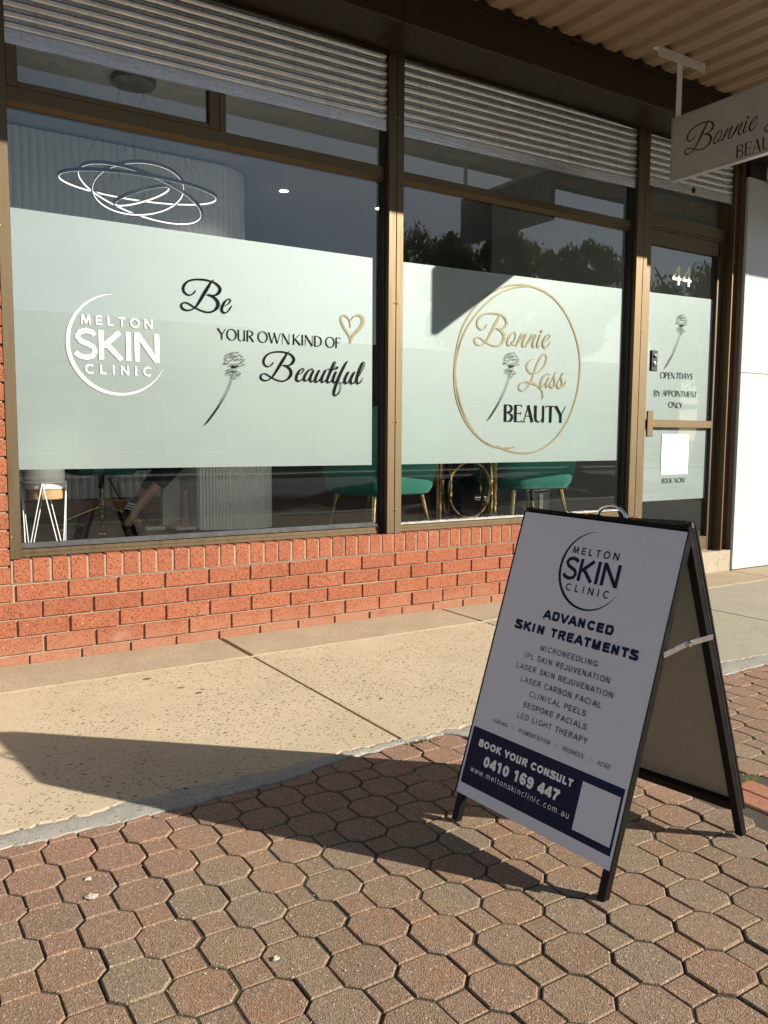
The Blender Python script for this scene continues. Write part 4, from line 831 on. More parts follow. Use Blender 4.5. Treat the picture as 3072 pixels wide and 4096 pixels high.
# ------------------------------------------------------------------ roller shutters
def slat_profile():
    pts = []
    for i in range(9):
        t = i/8; pts.append((-.012*math.sin(math.pi*t)**.8-.002, .004+t*.036))
    return [(.004, 0), (-.003, .001), (-.003, .004)]+pts+[(-.001, .0415), (-.004, .0425), (-.004, .0465), (.004, .047)]
def shutter(x0, x1, zl, zr, label):
    t = thing('roller_shutter', (x0, .032, zl), label, 'shutter', 'galvanised roller shutters')
    pr = slat_profile(); n = len(pr); L = x1-x0
    mb = MB(); mb.add([(0, y, z) for y, z in pr]+[(L, y, z) for y, z in pr], [(i, i+1, n+i+1, n+i) for i in range(n-1)])
    me = mb.mesh('slat', (0, 0, 0), True); me.materials.append(MAT['steel'])
    z = .066
    while zl+z < 3.40:
        o = bpy.data.objects.new('slat', me); COL.objects.link(o); o.parent = t; o.location = (random.gauss(0, .0015), random.gauss(0, .0006), z); z += .0472
    rl = MB(); rl.prism([(-.010, 0), (-.010, .030), (-.0085, .031), (-.0085, .033), (-.010, .034), (-.010, .062), (-.004, .0655), (.008, .0655), (.008, 0)], 0, L, 'x')
    me2 = rl.mesh('bottom_rail'); me2.materials.append(MAT['steel']); o = bpy.data.objects.new('bottom_rail', me2); COL.objects.link(o); o.parent = t
    t.rotation_euler = (0, -math.atan2(zr-zl, L), 0); return t
shutter(.034, 2.088, 2.866, 2.884, 'half raised steel roller shutter above the left window')
shutter(2.201, 4.240, 2.877, 2.912, 'half raised steel roller shutter above the gold ring window')
s3 = shutter(4.367, 5.372, 2.958, 2.972, 'narrow steel roller shutter above the door behind the hanging sign')
mb = MB(); mb.M = Matrix.Translation((.52, -.0102, .034)) @ Matrix.Rotation(R_(90), 4, 'X'); mb.lathe([(.020, 0), (.020, .004), (.014, .006), (.012, .001)], n=20)
me = mb.mesh('shutter_lock', (0, 0, 0), True); me.materials.append(MAT['black_plastic']); o = bpy.data.objects.new('shutter_lock', me); COL.objects.link(o); o.parent = s3

# ------------------------------------------------------------------ housing and canopy
hb = thing('shutter_housing', (2.2, -.15, 3.34), 'long dark brown folded steel box above the roller shutters', 'housing')
mb = MB(); mb.box(-3.4, 1.985, -.300, .020, 3.335, 3.575, .004); mb.box(1.987, 9.4, -.303, .020, 3.333, 3.575, .004); mb.build('box', 'brown', hb)
mb = MB(); mb.box(-3.4, 9.4, -.312, -.3035, 3.545, 3.578); mb.build('top_angle', 'brown', hb)
mb = MB(); mb.box(-3.4, 9.4, .006, .0285, 3.318, 3.3345); mb.build('bottom_lip', 'brown', hb)
mb = MB(); mb.box(-3.4, 9.4, .0205, .114, 3.36, 3.9); mb.build('backing', 'brown', hb)
cn = thing('canopy', (2.2, -.9, 3.58), 'footpath canopy with cream corrugated steel underside', 'canopy')
pitch = .19; prof = [(0, 0), (.030, 0), (.030, .004), (.040, .004), (.050, .0), (.085, 0), (.104, .032), (.160, .032), (.179, 0)]
def ribsheet(x0, x1, nm):
    xs = []; x = x0
    while x < x1-1e-6:
        for a, z in prof:
            if x+a < x1: xs.append((x+a, z))
        x += pitch
    xs.append((x1, 0)); vs = []; n = len(xs)
    for y, z in ((-.14, 3.576), (-1.76, 3.566)):
        vs += [(a, y, z+b_) for a, b_ in xs]
    mb = MB(); mb.add(vs, [(i, i+1, n+i+1, n+i) for i in range(n-1)]); return mb.build(nm, 'canopy', cn)
x = -3.5
while x < 9.3:
    ribsheet(x, x+pitch*4, 'roof_sheet'); x += pitch*4
mb = MB(); mb.box(-3.5, 9.6, -1.80, -1.762, 3.535, 3.72, .004); mb.build('fascia', 'brown', cn)
mb = MB(); mb.box(-3.5, 9.6, -1.76, .1, 3.61, 3.66); mb.build('deck', 'brown', cn)

# ------------------------------------------------------------------ hanging sign
XS = 4.0
hs = thing('hanging_sign', (XS, -1.05, 2.79), 'grey double sided sign with brown script lettering hanging under the canopy', 'sign')
mb = MB(); mb.box(XS-.020, XS+.020, -1.600, -.488, 2.790, 3.180, .002); bo = mb.build('board', 'sign_face', hs)
mb = MB()
for z0, z1 in ((2.784, 2.7895), (3.1805, 3.186)): mb.box(XS-.023, XS+.023, -1.604, -.484, z0, z1)
mb.box(XS-.0225, XS+.0225, -.4878, -.483, 2.7895, 3.1805); mb.box(XS-.0225, XS+.0225, -1.605, -1.6002, 2.7895, 3.1805)
mb.box(XS-.0225, XS-.0203, -1.600, -.488, 2.7895, 2.797); mb.box(XS-.0225, XS-.0203, -1.600, -.488, 3.173, 3.1805); mb.build('edge_frame', 'galv', hs)
for y in (-.515, -1.575):
    mb = MB(); mb.box(XS-.014, XS+.014, y-.013, y+.013, 3.186, 3.555, .003); mb.build('hanger', 'white', hs)
    mb = MB(); mb.box(XS-.235, XS+.235, y-.016, y-.0135, 3.515, 3.575); mb.box(XS-.235, XS+.235, y-.0135, y+.03, 3.571, 3.5745); mb.build('ceiling_bracket', 'white', hs)
SM = Matrix(((0, 0, -1, XS-.0206), (-1, 0, 0, 0), (0, 1, 0, 0), (0, 0, 0, 1)))
SM2 = Matrix(((0, 0, 1, XS+.0206), (1, 0, 0, 0), (0, 1, 0, 0), (0, 0, 0, 1)))
bon = dec('B3')+dec('ONNIE'); bb = bbox(bon); kk = .513/(bb[1]-bb[0]); ls = dec('LASS'); lb = bbox(ls)
for Mx, sx in ((SM, .594), (SM2, -1.49)):
    letter(bo, [[((x-bb[0])*kk+sx, (z-bb[2])*kk+2.925, w*kk) for x, z, w in s] for s in bon], 'brown_vinyl', 'script_lettering', M=Mx, wk=.9)
    letter(bo, [[((x-lb[0])*kk+sx+.56, (z-lb[2])*kk+2.865, w*kk) for x, z, w in s] for s in ls], 'brown_vinyl', 'script_lettering', M=Mx, wk=.9)
    letter(bo, setword(DS, 'BEAUTY', sx+.381, sx+.73, 2.803, .076, .02), 'brown_vinyl', 'lettering', False, M=Mx)

# ------------------------------------------------------------------ white cladding beyond the door
for z0, z1, lab in ((.012, 1.645, 'lower white cladding panel right of the door'), (1.649, 3.20, 'upper white cladding panel right of the door partly in shade')):
    t = thing('cladding_panel', (5.53, -.02, z0), lab, 'panel', 'white cladding panels')
    mb = MB(); mb.box(5.530, 6.75, -.016, .010, z0, z1, .0015); mb.build('sheet', 'cladding', t)
    zz = z0+.06
    while zz < z1:
        mb = MB(); mb.M = Matrix.Translation((5.558, -.016, zz)) @ Matrix.Rotation(R_(90), 4, 'X'); mb.lathe([(.006, 0), (.005, .003), (.002, .004)], n=10); mb.build('screw', 'galv', t, True); zz += .36
mb = MB(); mb.box(5.546, 9.4, -.010, .030, 3.21, 3.56); tag(mb.build('timber_fascia', 'brown'), 'dark brown fascia board above the white cladding', 'board')
mb = MB(); mb.tube([(5.86+.13*math.cos(R_(a)), -.05, 3.26+.13*math.sin(R_(a))) for a in range(100, 341, 8)], .016, 10); tag(mb.build('sign_letter', 'white', None, True), 'white curved tube letter half hidden behind the hanging sign', 'letter')
# ------------------------------------------------------------------ sandwich board
wv = Vector((.0995, -.995, 0)).normalized(); nh = Vector((.995, .0995, 0)).normalized()
C0 = Vector((.8085, -2.645, 0))-wv*.012
upb = (.279*nh+Vector((0, 0, .885))).normalized(); nb = wv.cross(upb)
th = .020
wx = (wv*math.cos(th)-upb*math.sin(th)); ux = (upb*math.cos(th)+wv*math.sin(th))
def fm(o, x, y, z):
    M = Matrix.Identity(4)
    for i in range(3): M[i][0] = x[i]; M[i][1] = y[i]; M[i][2] = z[i]
    M.translation = o; return M
FM = fm(C0, wx, ux, nb)
B0 = C0+nh*.604+wv*.040
upk = ((-.288)*nh-wv*.030+Vector((0, 0, .885))).normalized(); nk = (-wv).cross(upk).normalized()
BM = fm(B0, upk.cross(nk), upk, nk)
sb = thing('sandwich_board', tuple((C0+B0)/2), 'folding sandwich board for a skin clinic standing on the brick pavers', 'sign')
def inM(M, parent, name, mat, boxes, c=.0015):
    mb = MB(M)
    for q in boxes: mb.box(*q, c)
    return mb.build(name, mat, parent)
W = .2675
for M, inner in ((FM, 0), (BM, 1)):
    for s in (-1, 1):
        u = s*(W-.012)
        inM(M, sb, 'leg', 'board_frame', [(u-.0125, u+.0125, -.030, -.003, 0.006, .926) if False else (u-.0108, u+.0108, 0.004, .926, -.027, -.0035)])
    inM(M, sb, 'cross_rail', 'board_frame', [(-W+.024, W-.024, .085, .110, -.028, -.004)])
    inM(M, sb, 'top_rail', 'board_frame', [(-W, W, .9265, .936, -.030, .004)])
    inM(M, sb, 'edge_trim', 'board_frame', [(-W-.004, -W-.0005, .082, .926, -.0032, .0045)], .0005); inM(M, sb, 'edge_trim', 'board_frame', [(W+.0005, W+.004, .082, .926, -.0032, .0045)], .0005)
FMp = FM
fp = inM(FM, sb, 'front_panel', 'panel', [(-W, W, .083, .922, -.0032, .0028)], .0006)
bp = inM(BM, sb, 'back_panel', 'panel', [(-W, W, .083, .922, -.0032, .0028)], .0006)
inM(BM, sb, 'back_lining', 'panel_in', [(-W+.026, W-.026, .112, .92, -.0052, -.0036)], .0003)
inM(FM, sb, 'front_lining', 'panel_in', [(-W+.026, W-.026, .112, .92, -.0052, -.0036)], .0003)
def at(M, u, v, n): return M @ Vector((u, v, n))
# hinge caps, handle and folding brace
for s in (-1, 1):
    a = at(FM, s*(W-.006), .932, -.012); c = at(BM, -s*(W-.006), .932, -.012)
    mb = MB(); mb.tube([a, (a+c)/2+Vector((0, 0, .006)), c], .010, 8); mb.build('hinge_cap', 'board_frame', sb, True)
    p0 = at(FM, s*(W-.002), .615, -.017)+wv*s*.004; p1 = at(BM, -s*(W-.002), .622, -.017)+wv*s*.004; pm_ = (p0+p1)/2+Vector((0, 0, .006))
    for q0, q1, k in ((p0, pm_, 0.), (pm_, p1, .003)):
        d = (q1-q0).normalized(); up_ = Vector((0, 0, 1)); sd = d.cross(up_).normalized(); u2 = sd.cross(d)
        M = fm(q0+wv*s*k, d, u2, sd); L = (q1-q0).length
        inM(M, sb, 'folding_brace', 'chrome', [(-.006, L+.006, -.0075, .0075, -.001, .001)], .0008)
    mb = MB(); M = fm(pm_+wv*s*.002, wv.cross(Vector((0, 0, 1))), Vector((0, 0, 1)), wv*s); mb.M = M; mb.lathe([(.009, -.002), (.009, .005), (.004, .007)], n=12); mb.build('brace_rivet', 'chrome', sb, True)
hp = []
for i in range(13):
    t = i/12; u = -.022+.097*t; hgt = .936+.034*math.sin(math.pi*t)**.55
    p = at(FM, u, .936, -.012); hp.append(p+Vector((0, 0, hgt-.936)))
mb = MB(); mb.tube(hp, .0048, 8); mb.build('handle', 'chrome', sb, True)
for s in (0, 12):
    mb = MB(FM); u = -.022 if s == 0 else .075; mb.box(u-.022, u+.022, .9362, .9395, -.022, .000, .001); mb.build('handle_plate', 'board_frame', sb)
# printed artwork
AM = FM @ Matrix.Translation((0, 0, .0031)); AM2 = FM @ Matrix.Translation((0, 0, .0037))
mb = MB(AM); mb.add([(-.2600, .1145, 0), (.2595, .1145, 0), (.2595, .2775, 0), (-.2600, .2775, 0)], [(0, 1, 2, 3)]); mb.build('navy_band', 'navy_vinyl', fp)
mb = MB(AM2); mb.add([(.1395, .1335, 0), (.2535, .1335, 0), (.2535, .2555, 0), (.1395, .2555, 0)], [(0, 1, 2, 3)]); mb.build('blank_square', 'panel', fp)
clinic_logo(fp, 'navy_vinyl', .0135, .7825, .1085, AM, 0)
def line(body, x0, x1, z0, cap, mat='navy_vinyl', bold=.1, track=.1, M=None):
    letter(fp, setword(sans(bold), body, x0, x1, z0, cap, track), mat, 'lettering', False, M=M or AM)
line('ADVANCED', -.108, .121, .6285, .0245, bold=.25, track=.10); line('SKIN', -.200, -.098, .5830, .0245, bold=.25, track=.10); line('TREATMENTS', -.070, .209, .5830, .0245, bold=.25, track=.10)
for body, x0, x1, z in (('MICRONEEDLING', -.091, .101, .540), ('IPL SKIN REJUVENATION', -.139, .147, .5085), ('LASER SKIN REJUVENATION', -.159, .166, .4755), ('LASER CARBON FACIAL', -.132, .140, .4425),
                        ('CLINICAL PEELS', -.090, .100, .410), ('BESPOKE FACIALS', -.102, .112, .3775), ('LED LIGHT THERAPY', -.114, .124, .345)):
    line(body, x0, x1, z, .0152, track=.22, bold=.125)
line('AGEING   |   PIGMENTATION   |   REDNESS   |   ACNE', -.196, .207, .3075, .0112, track=.24, bold=.12)
line('BOOK YOUR CONSULT', -.223, .114, .2295, .0195, 'white_vinyl', .25, .06, AM2)
line('0410 169 447', -.188, .081, .1815, .0285, 'white_vinyl', .24, .03, AM2)
line('www.meltonskinclinic.com.au', -.233, .124, .1535, .0155, 'white_vinyl', .10, .22, AM2)

# ------------------------------------------------------------------ inside: fluted wall, lights
def fluted(t, path, z0, z1, pitch, nm='fluted_panel', mat='flute', depth=.012, back=False):
    """convex flutes along a plan path; one object per few flutes would be too small to pick apart, so reeds share a panel"""
    L = [0]
    for a, c in zip(path, path[1:]): L.append(L[-1]+(Vector(c)-Vector(a)).length)
    def P(s):
        for i in range(len(path)-1):
            if s <= L[i+1]+1e-9:
                f = (s-L[i])/(L[i+1]-L[i]); d = (Vector(path[i+1])-Vector(path[i])).normalized(); return Vector(path[i]).lerp(Vector(path[i+1]), f), d
        return Vector(path[-1]), d
    n = int(L[-1]/pitch); mb = MB(); vs = []; k = 6
    for i in range(n*k+1):
        p, d = P(min(L[-1], i*L[-1]/(n*k))); nrm = Vector((d.y, -d.x)); h = depth*abs(math.sin(math.pi*i/k))**.7
        q = p+nrm*h; vs += [(q.x, q.y, z0), (q.x, q.y, z1)]
    mb.add(vs, [(2*i, 2*i+2, 2*i+3, 2*i+1) for i in range(n*k)]); return mb.build(nm, mat, t, True)
fw_ = thing('fluted_wall', (0, 4.0, ZF), 'tall pale fluted wall curving away at its right end inside the left window', 'wall')
arc = [(2.55+.50*math.sin(R_(a)), 4.5-.50*math.cos(R_(a))) for a in range(0, 91, 9)]
fluted(fw_, [(-3.15, 4.0)]+arc+[(3.05, 8.1)], ZF+.16, ZC-.02, .072, depth=.016)
mb = MB(); mb.prism([(-3.15, 3.985), (2.55, 3.985)]+[(x+.01, y-.01) for x, y in arc[1:]]+[(3.0, 5.2), (-3.15, 5.2)], ZF, ZF+.15); mb.build('skirting', 'oak', fw_)
pl = thing('pendant_light', (1.34, 2.5, ZC), 'pendant of four tilted LED rings behind the left window', 'pendant light')
mb = MB(); mb.lathe([(.165, -.045), (.17, -.04), (.17, -.0005)], (1.335, 2.5, ZC), 36); mb.build('ceiling_rose', 'ringmetal', pl, True)
cc = Vector((1.355, 2.5, 3.0))
# centre offset, radius, aspect seen from the street, lean of the long axis (degrees)
rings = [(Vector((.01, 0, .03)), .60, .155, 3.4, 0), (Vector((.02, 0, -.02)), .485, .33, 15.9, 20), (Vector((.015, .03, .03)), .355, .55, -6.5, 70), (Vector((.02, -.04, -.035)), .225, .19, -20., 40)]
for off, r, asp, lean, ph in rings:
    vd = (cc-Vector((-.618, -4.186, 1.106))).normalized(); iu = (Vector((0, 0, 1))-vd*vd.z).normalized(); ir = vd.cross(iu)
    nn = (iu*math.cos(R_(lean))+ir*math.sin(R_(lean)))*math.sqrt(1-asp*asp)+vd*asp
    Rm = Matrix.Translation(cc+off) @ nn.to_track_quat('Z', 'Y').to_matrix().to_4x4()
    n = 72
    def band(r0, r1, z0, z1):
        mb = MB(Rm); vs = []
        for i in range(n):
            a = 2*math.pi*i/n
            vs += [(r0*math.cos(a), r0*math.sin(a), z0), (r1*math.cos(a), r1*math.sin(a), z0), (r1*math.cos(a), r1*math.sin(a), z1), (r0*math.cos(a), r0*math.sin(a), z1)]
        fs = []
        for i in range(n):
            j = (i+1) % n
            for k in range(4): fs.append((4*i+k, 4*j+k, 4*j+(k+1) % 4, 4*i+(k+1) % 4))
        return mb.add(vs, fs)
    ro = band(r-.005, r+.005, 0, .024).build('ring', 'ringmetal', pl, True)
    band(r-.0085, r-.0052, .0, .012).build('led_strip', 'led', ro, True)
    for k in range(3):
        a = R_(ph+120*k); p = Rm @ Vector((r*math.cos(a), r*math.sin(a), .032)); top = Vector((1.335+.12*math.cos(a), 2.5+.12*math.sin(a), ZC-.046))
        mb = MB(); mb.tube([p, top], .0014, 5); mb.build('cable', 'ringmetal', pl)
for x, y, lab in ((2.46, 3.25, 'small recessed downlight just above the transom of the left window'), (3.59, 4.5, 'small recessed downlight right of the ring pendant'), (4.87, 4.5, 'small recessed downlight beside the middle mullion')):
    t = thing('downlight', (x, y, ZC), lab, 'downlight', 'recessed ceiling downlights')
    mb = MB(); mb.lathe([(.058, -.006), (.062, -.002), (.062, -.0005)], (x, y, ZC), 24); mb.build('trim', 'white', t, True)
    mb = MB(); mb.lathe([(.0005, -.0085), (.050, -.0085), (.050, -.0065)], (x, y, ZC), 24); mb.build('lens', 'lamp', t)
    ld = bpy.data.lights.new('downlight_lamp', 'SPOT'); ld.energy = 22; ld.spot_size = R_(110); ld.spot_blend = .6; ld.shadow_soft_size = .05; ld.color = (1, .93, .82)
    lo_ = bpy.data.objects.new('downlight_lamp', ld); COL.objects.link(lo_); lo_.parent = t; lo_.location = (0, 0, -.02)
mb = MB(); mb.lathe([(.09, -.012), (.12, -.008), (.125, -.001)], (4.16, 5.48, ZC), 28); tag(mb.build('ceiling_speaker', 'ceiling', None, True), 'round flush ceiling speaker beyond the pendant rings', 'speaker')

# ------------------------------------------------------------------ inside: desk, chair, person, planter
dk = thing('reception_desk', (2.0, 2.3, ZF), 'white fluted reception desk with an open shelf end', 'desk')
dpath = [(1.690, 2.17), (1.78, 2.11)]+[(2.02+.24*math.sin(R_(a)), 2.33-.24*math.cos(R_(a))) for a in range(-30, 61, 15)]+[(2.30, 2.32)]
fluted(dk, [(1.690, 2.16), (1.80, 2.105), (1.95, 2.06), (2.10, 2.045), (2.22, 2.06), (2.30, 2.11), (2.335, 2.2), (2.335, 3.1)], ZF+.015, 1.08, .026, depth=.009)
mb = MB(); mb.box(1.50, 2.36, 2.03, 3.15, 1.082, 1.12, .004); mb.build('desk_top', 'white', dk)
mb = MB(); mb.box(1.525, 1.70, 2.215, 2.62, ZF+.016, ZF+.035); mb.box(1.525, 1.545, 2.56, 2.62, ZF+.036, 1.08); mb.box(1.546, 1.70, 2.60, 2.62, ZF+.036, 1.08); mb.box(1.684, 1.702, 2.175, 2.6, ZF+.036, 1.08); mb.build('open_shelf', 'white', dk)
mb = MB(); mb.prism([(1.72, 2.18), (1.95, 2.08), (2.22, 2.08), (2.32, 2.2), (2.32, 3.1), (1.72, 3.1)], ZF, ZF+.014); mb.build('plinth', 'black_plastic', dk)
bt = thing('drink_bottle', (1.625, 2.30, ZF+.036), 'dusty pink drink bottle standing in the desk shelf', 'bottle')
mb = MB(); mb.lathe([(.030, 0), (.034, .006), (.034, .19), (.030, .205), (.026, .21)], (1.625, 2.30, ZF+.0365), 24); mb.build('body', 'pink', bt, True)
mb = MB(); mb.lathe([(.0275, .211), (.029, .214), (.029, .285), (.026, .292)], (1.625, 2.30, ZF+.0365), 24); cp = mb.build('cap', 'pink', bt, True)
mb = MB(); mb.tube([(1.625+.016*math.cos(R_(a)), 2.268, ZF+.285+.016*math.sin(R_(a))) for a in range(0, 360, 30)], .004, 6, closed=True); mb.build('carry_ring', 'pink', cp, True)
cd = thing('power_board', (1.38, 2.45, ZF), 'white power board with a looping black cord on the floor under the desk', 'power board')
mb = MB(); mb.box(1.34, 1.50, 2.42, 2.48, ZF, ZF+.032, .006); mb.build('body', 'white', cd)
mb = MB(); mb.tube([(1.44+.0*i, 2.45, ZF+.03) if i == 0 else (1.40-.07*math.sin(i*.42)-.01*i, 2.45, ZF+.05+.11*math.sin(i*.30)) for i in range(11)], .004, 6); mb.build('cord', 'black_plastic', cd, True)
mb = MB(); mb.box(1.425, 1.455, 2.435, 2.465, ZF+.0325, ZF+.085, .004); mb.build('plug', 'black_plastic', cd)
so = thing('power_outlet', (.62, 3.96, ZF+.20), 'pale four gang power outlet on the back wall by the plant stand', 'power outlet')
mb = MB(); mb.box(.34, .76, 3.945, 3.975, ZF+.17, ZF+.30, .004); pb = mb.build('plate', 'flute', so)
for i in range(4):
    mb = MB(); mb.box(.375+.1*i, .395+.1*i, 3.939, 3.9448, ZF+.262, ZF+.283, .002); mb.build('switch', 'white', so)

oc = thing('office_chair', (.985, 2.38, ZF), 'office chair with antique brass five star base on castors', 'chair')
cx, cy = .985, 2.38
mb = MB(); mb.tube([(cx, cy, ZF+.13), (cx, cy, ZF+.27)], .030, 16); mb.tube([(cx, cy, ZF+.27), (cx, cy, ZF+.275)], .033, 16); mb.build('hub', 'antique', oc, True)
mb = MB(); mb.tube([(cx, cy, ZF+.275), (cx, cy, ZF+.44)], .016, 14); mb.build('gas_lift', 'chrome', oc, True)
mb = MB(); mb.tube([(cx, cy, ZF+.36), (cx, cy, ZF+.46)], .024, 14); mb.build('column_cover', 'black_plastic', oc, True)
mb = MB(); mb.tube([(cx+.05, cy-.03, ZF+.44), (cx+.13, cy-.08, ZF+.26)], .006, 8); mb.build('lever', 'black_plastic', oc, True)
for k in range(5):
    a = R_(-104+72*k); d = Vector((math.cos(a), math.sin(a), 0)); c_ = Vector((cx, cy, ZF))
    e = c_+d*.295
    mb = MB(); mb.tube([c_+d*.02+Vector((0, 0, .215)), c_+d*.16+Vector((0, 0, .165)), c_+d*.27+Vector((0, 0, .125)), e+Vector((0, 0, .10)), e+Vector((0, 0, .062))], [.017, .015, .013, .012, .010], 10); sp_ = mb.build('spoke', 'antique', oc, True)
    s = Vector((-d.y, d.x, 0)); mb = MB()
    for q in (-1, 1): 
        mb.M = Matrix.Translation(e+s*.015*q+Vector((0, 0, .030))) @ s.to_track_quat('Z', 'Y').to_matrix().to_4x4(); mb.lathe([(.012, -.012), (.028, -.009), (.030, 0), (.028, .009), (.012, .012)], n=18)
    mb.M = None; mb.lathe([(.022, .038), (.018, .052), (.008, .062)], tuple(e), 14); mb.build('castor', 'antique', oc, True)
mb = MB(); mb.box(cx-.24, cx+.22, cy-.24, cy+.24, ZF+.47, ZF+.56, .03); mb.build('seat', 'velvet', oc, True)
mb = MB(); mb.box(cx-.27, cx-.20, cy-.22, cy+.22, ZF+.60, ZF+1.0, .025); mb.box(cx-.26, cx-.235, cy-.03, cy+.03, ZF+.5, ZF+.62, .004); mb.build('backrest', 'velvet', oc, True)

def skinned(name, mat, parent, chain, radii, edges, sub=2):
    me = bpy.data.meshes.new(name); org = ORG[parent.name] if parent else Vector((0, 0, 0))
    me.from_pydata([tuple(Vector(p)-org) for p in chain], edges, []); me.update()
    o = bpy.data.objects.new(name, me); COL.objects.link(o)
    md = o.modifiers.new('skin', 'SKIN'); md.use_smooth_shade = True
    sv = me.skin_vertices[0].data
    for i, r in enumerate(radii):
        sv[i].radius = (r, r) if isinstance(r, (int, float)) else r
    sv[0].use_root = True
    ss = o.modifiers.new('sub', 'SUBSURF'); ss.levels = sub; ss.render_levels = sub
    dg = bpy.context.evaluated_depsgraph_get(); dg.update()
    m2 = bpy.data.meshes.new_from_object(o.evaluated_get(dg)); bpy.data.objects.remove(o)
    m2.materials.clear(); m2.materials.append(MAT[mat])
    for p in m2.polygons: p.use_smooth = True
    o = bpy.data.objects.new(name, m2); COL.objects.link(o)
    if parent: o.parent = parent
    reg(o, org); return o
def sitter(loc, label, hip, knee, ankle, toe, dy, lean, skirt, skin_from=.62):
    """seated figure: one body mesh, clothing as children"""
    t = thing('person', loc, label, 'person')
    H = Vector(hip); K = [Vector(k) for k in knee]; A = [Vector(a) for a in ankle]; T = [Vector(x) for x in toe]
    f = (K[0]-H); f.z = 0; f.normalize(); s = Vector((-f.y, f.x, 0))
    sh = H+f*lean+Vector((0, 0, .48)); hd = sh+f*.03+Vector((0, 0, .22))
    ch = [H, H+f*lean*.5+Vector((0, 0, .25)), sh, sh+Vector((0, 0, .09)), hd, hd+Vector((0, 0, .10))]; rad = [.135, .12, (.13, .10), .05, (.085, .075), .06]
    ed = [(0, 1), (1, 2), (2, 3), (3, 4), (4, 5)]
    for i, q in ((0, 1), (1, -1)):
        n0 = len(ch); ch += [H+s*.09*q+f*.04, K[i], A[i], T[i]]; rad += [.085, .055, .037, .030]; ed += [(0, n0), (n0, n0+1), (n0+1, n0+2), (n0+2, n0+3)]
        m0 = len(ch); ch += [sh+s*.18*q-Vector((0, 0, .03)), sh+s*.20*q+f*.08-Vector((0, 0, .28)), sh+s*.12*q+f*.30-Vector((0, 0, .30))]; rad += [.055, .042, .03]; ed += [(2, m0), (m0, m0+1), (m0+1, m0+2)]
    skinned('body', 'skin', t, ch, rad, ed)
    mb = MB(); mb.lathe([(.0, .125), (.05, .12), (.088, .07), (.098, .0), (.09, -.05), (.05, -.07)], tuple(hd-f*.015+Vector((0, 0, .03))), 18); mb.build('hair', 'hair', t, True)
    skinned('top', 'cloth', t, [H+Vector((0, 0, .02)), H+f*lean*.5+Vector((0, 0, .25)), sh, sh+Vector((0, 0, .05))], [.145, .132, (.145, .115), .07], [(0, 1), (1, 2), (2, 3)])
    for i, q in ((0, 1), (1, -1)):
        c = K[i].lerp(A[i], skin_from)
        skinned('trouser_leg', 'cloth', t, [H+s*.08*q, H.lerp(K[i], .5)+s*.05*q, K[i], K[i].lerp(A[i], skin_from*.5), c], [.10, .092, .073, .066, .062], [(0, 1), (1, 2), (2, 3), (3, 4)])
        d = (T[i]-A[i]).normalized(); u = (K[i]-A[i]).normalized(); sd = d.cross(u).normalized(); u2 = sd.cross(d)
        if u2.dot(u) < 0: u2 = -u2
        heel = A[i]-d*.045-u2*.045
        sh_ = skinned('shoe', 'cloth', t, [heel, A[i]-u2*.035+d*.03, A[i]+d*.11-u2*.045, A[i]+d*.19-u2*.055], [(.040, .038), (.045, .045), (.042, .034), (.034, .022)], [(0, 1), (1, 2), (2, 3)])
        for k in range(3):
            mb = MB(); b0 = A[i]+d*(.035+.022*k)-u2*.012; 
            for side in (-1, 1):
                p = [b0+sd*.040*side-u2*(-.012), b0+sd*.046*side-u2*.020+d*.008, b0+sd*.044*side-u2*.055+d*.016]; mb.tube(p, [.005, .006, .006], 6)
            mb.build('stripe', 'white_vinyl', sh_, True)
    return t
sitter((.95, 2.3, ZF), 'seated person in cropped black trousers and black striped sneakers at the desk', (1.05, 2.32, ZF+.60), [(1.55, 2.17, ZF+.58), (1.53, 2.40, ZF+.56)], [(1.235, 2.20, ZF+.245), (1.20, 2.42, ZF+.17)], [(1.11, 2.18, ZF+.07), (1.30, 2.44, ZF+.03)], .1, .02, 0)

ps = thing('plant_stand', (.192, .30, ZF), 'white wire plant stand just inside the left window', 'plant stand')
R0, zt = .106, .862
mb = MB(); mb.tube([(.192+R0*math.cos(R_(a)), .30+R0*math.sin(R_(a)), zt) for a in range(0, 360, 10)], .0035, 6, closed=True); mb.build('hoop', 'white_vinyl', ps, True)
for k in range(4):
    a = R_(-105+90*k); p = Vector((.192+R0*math.cos(a), .30+R0*math.sin(a), zt))
    for q in (-1, 1):
        b_ = a+R_(54)*q; mb = MB(); mb.tube([p, (.192+(R0+.03)*math.cos(b_), .30+(R0+.02)*math.sin(b_), ZF+.003)], .0034, 6); mb.build('leg', 'white_vinyl', ps, True)
pt = thing('plant_pot', (.192, .30, .775), 'white pot with a timber base in the wire stand', 'plant pot')
mb = MB(); mb.lathe([(.096, .829-.775), (.1, .835-.775), (.102, .34), (.099, .345), (.093, .34), (.09, .30)], (.192, .30, .775), 40); mb.build('pot', 'white', pt, True)
mb = MB(); mb.lathe([(.085, 0), (.089, .004), (.089, .0535), (.085, .0538)], (.192, .30, .775), 40); mb.build('timber_base', 'oak', pt, True)

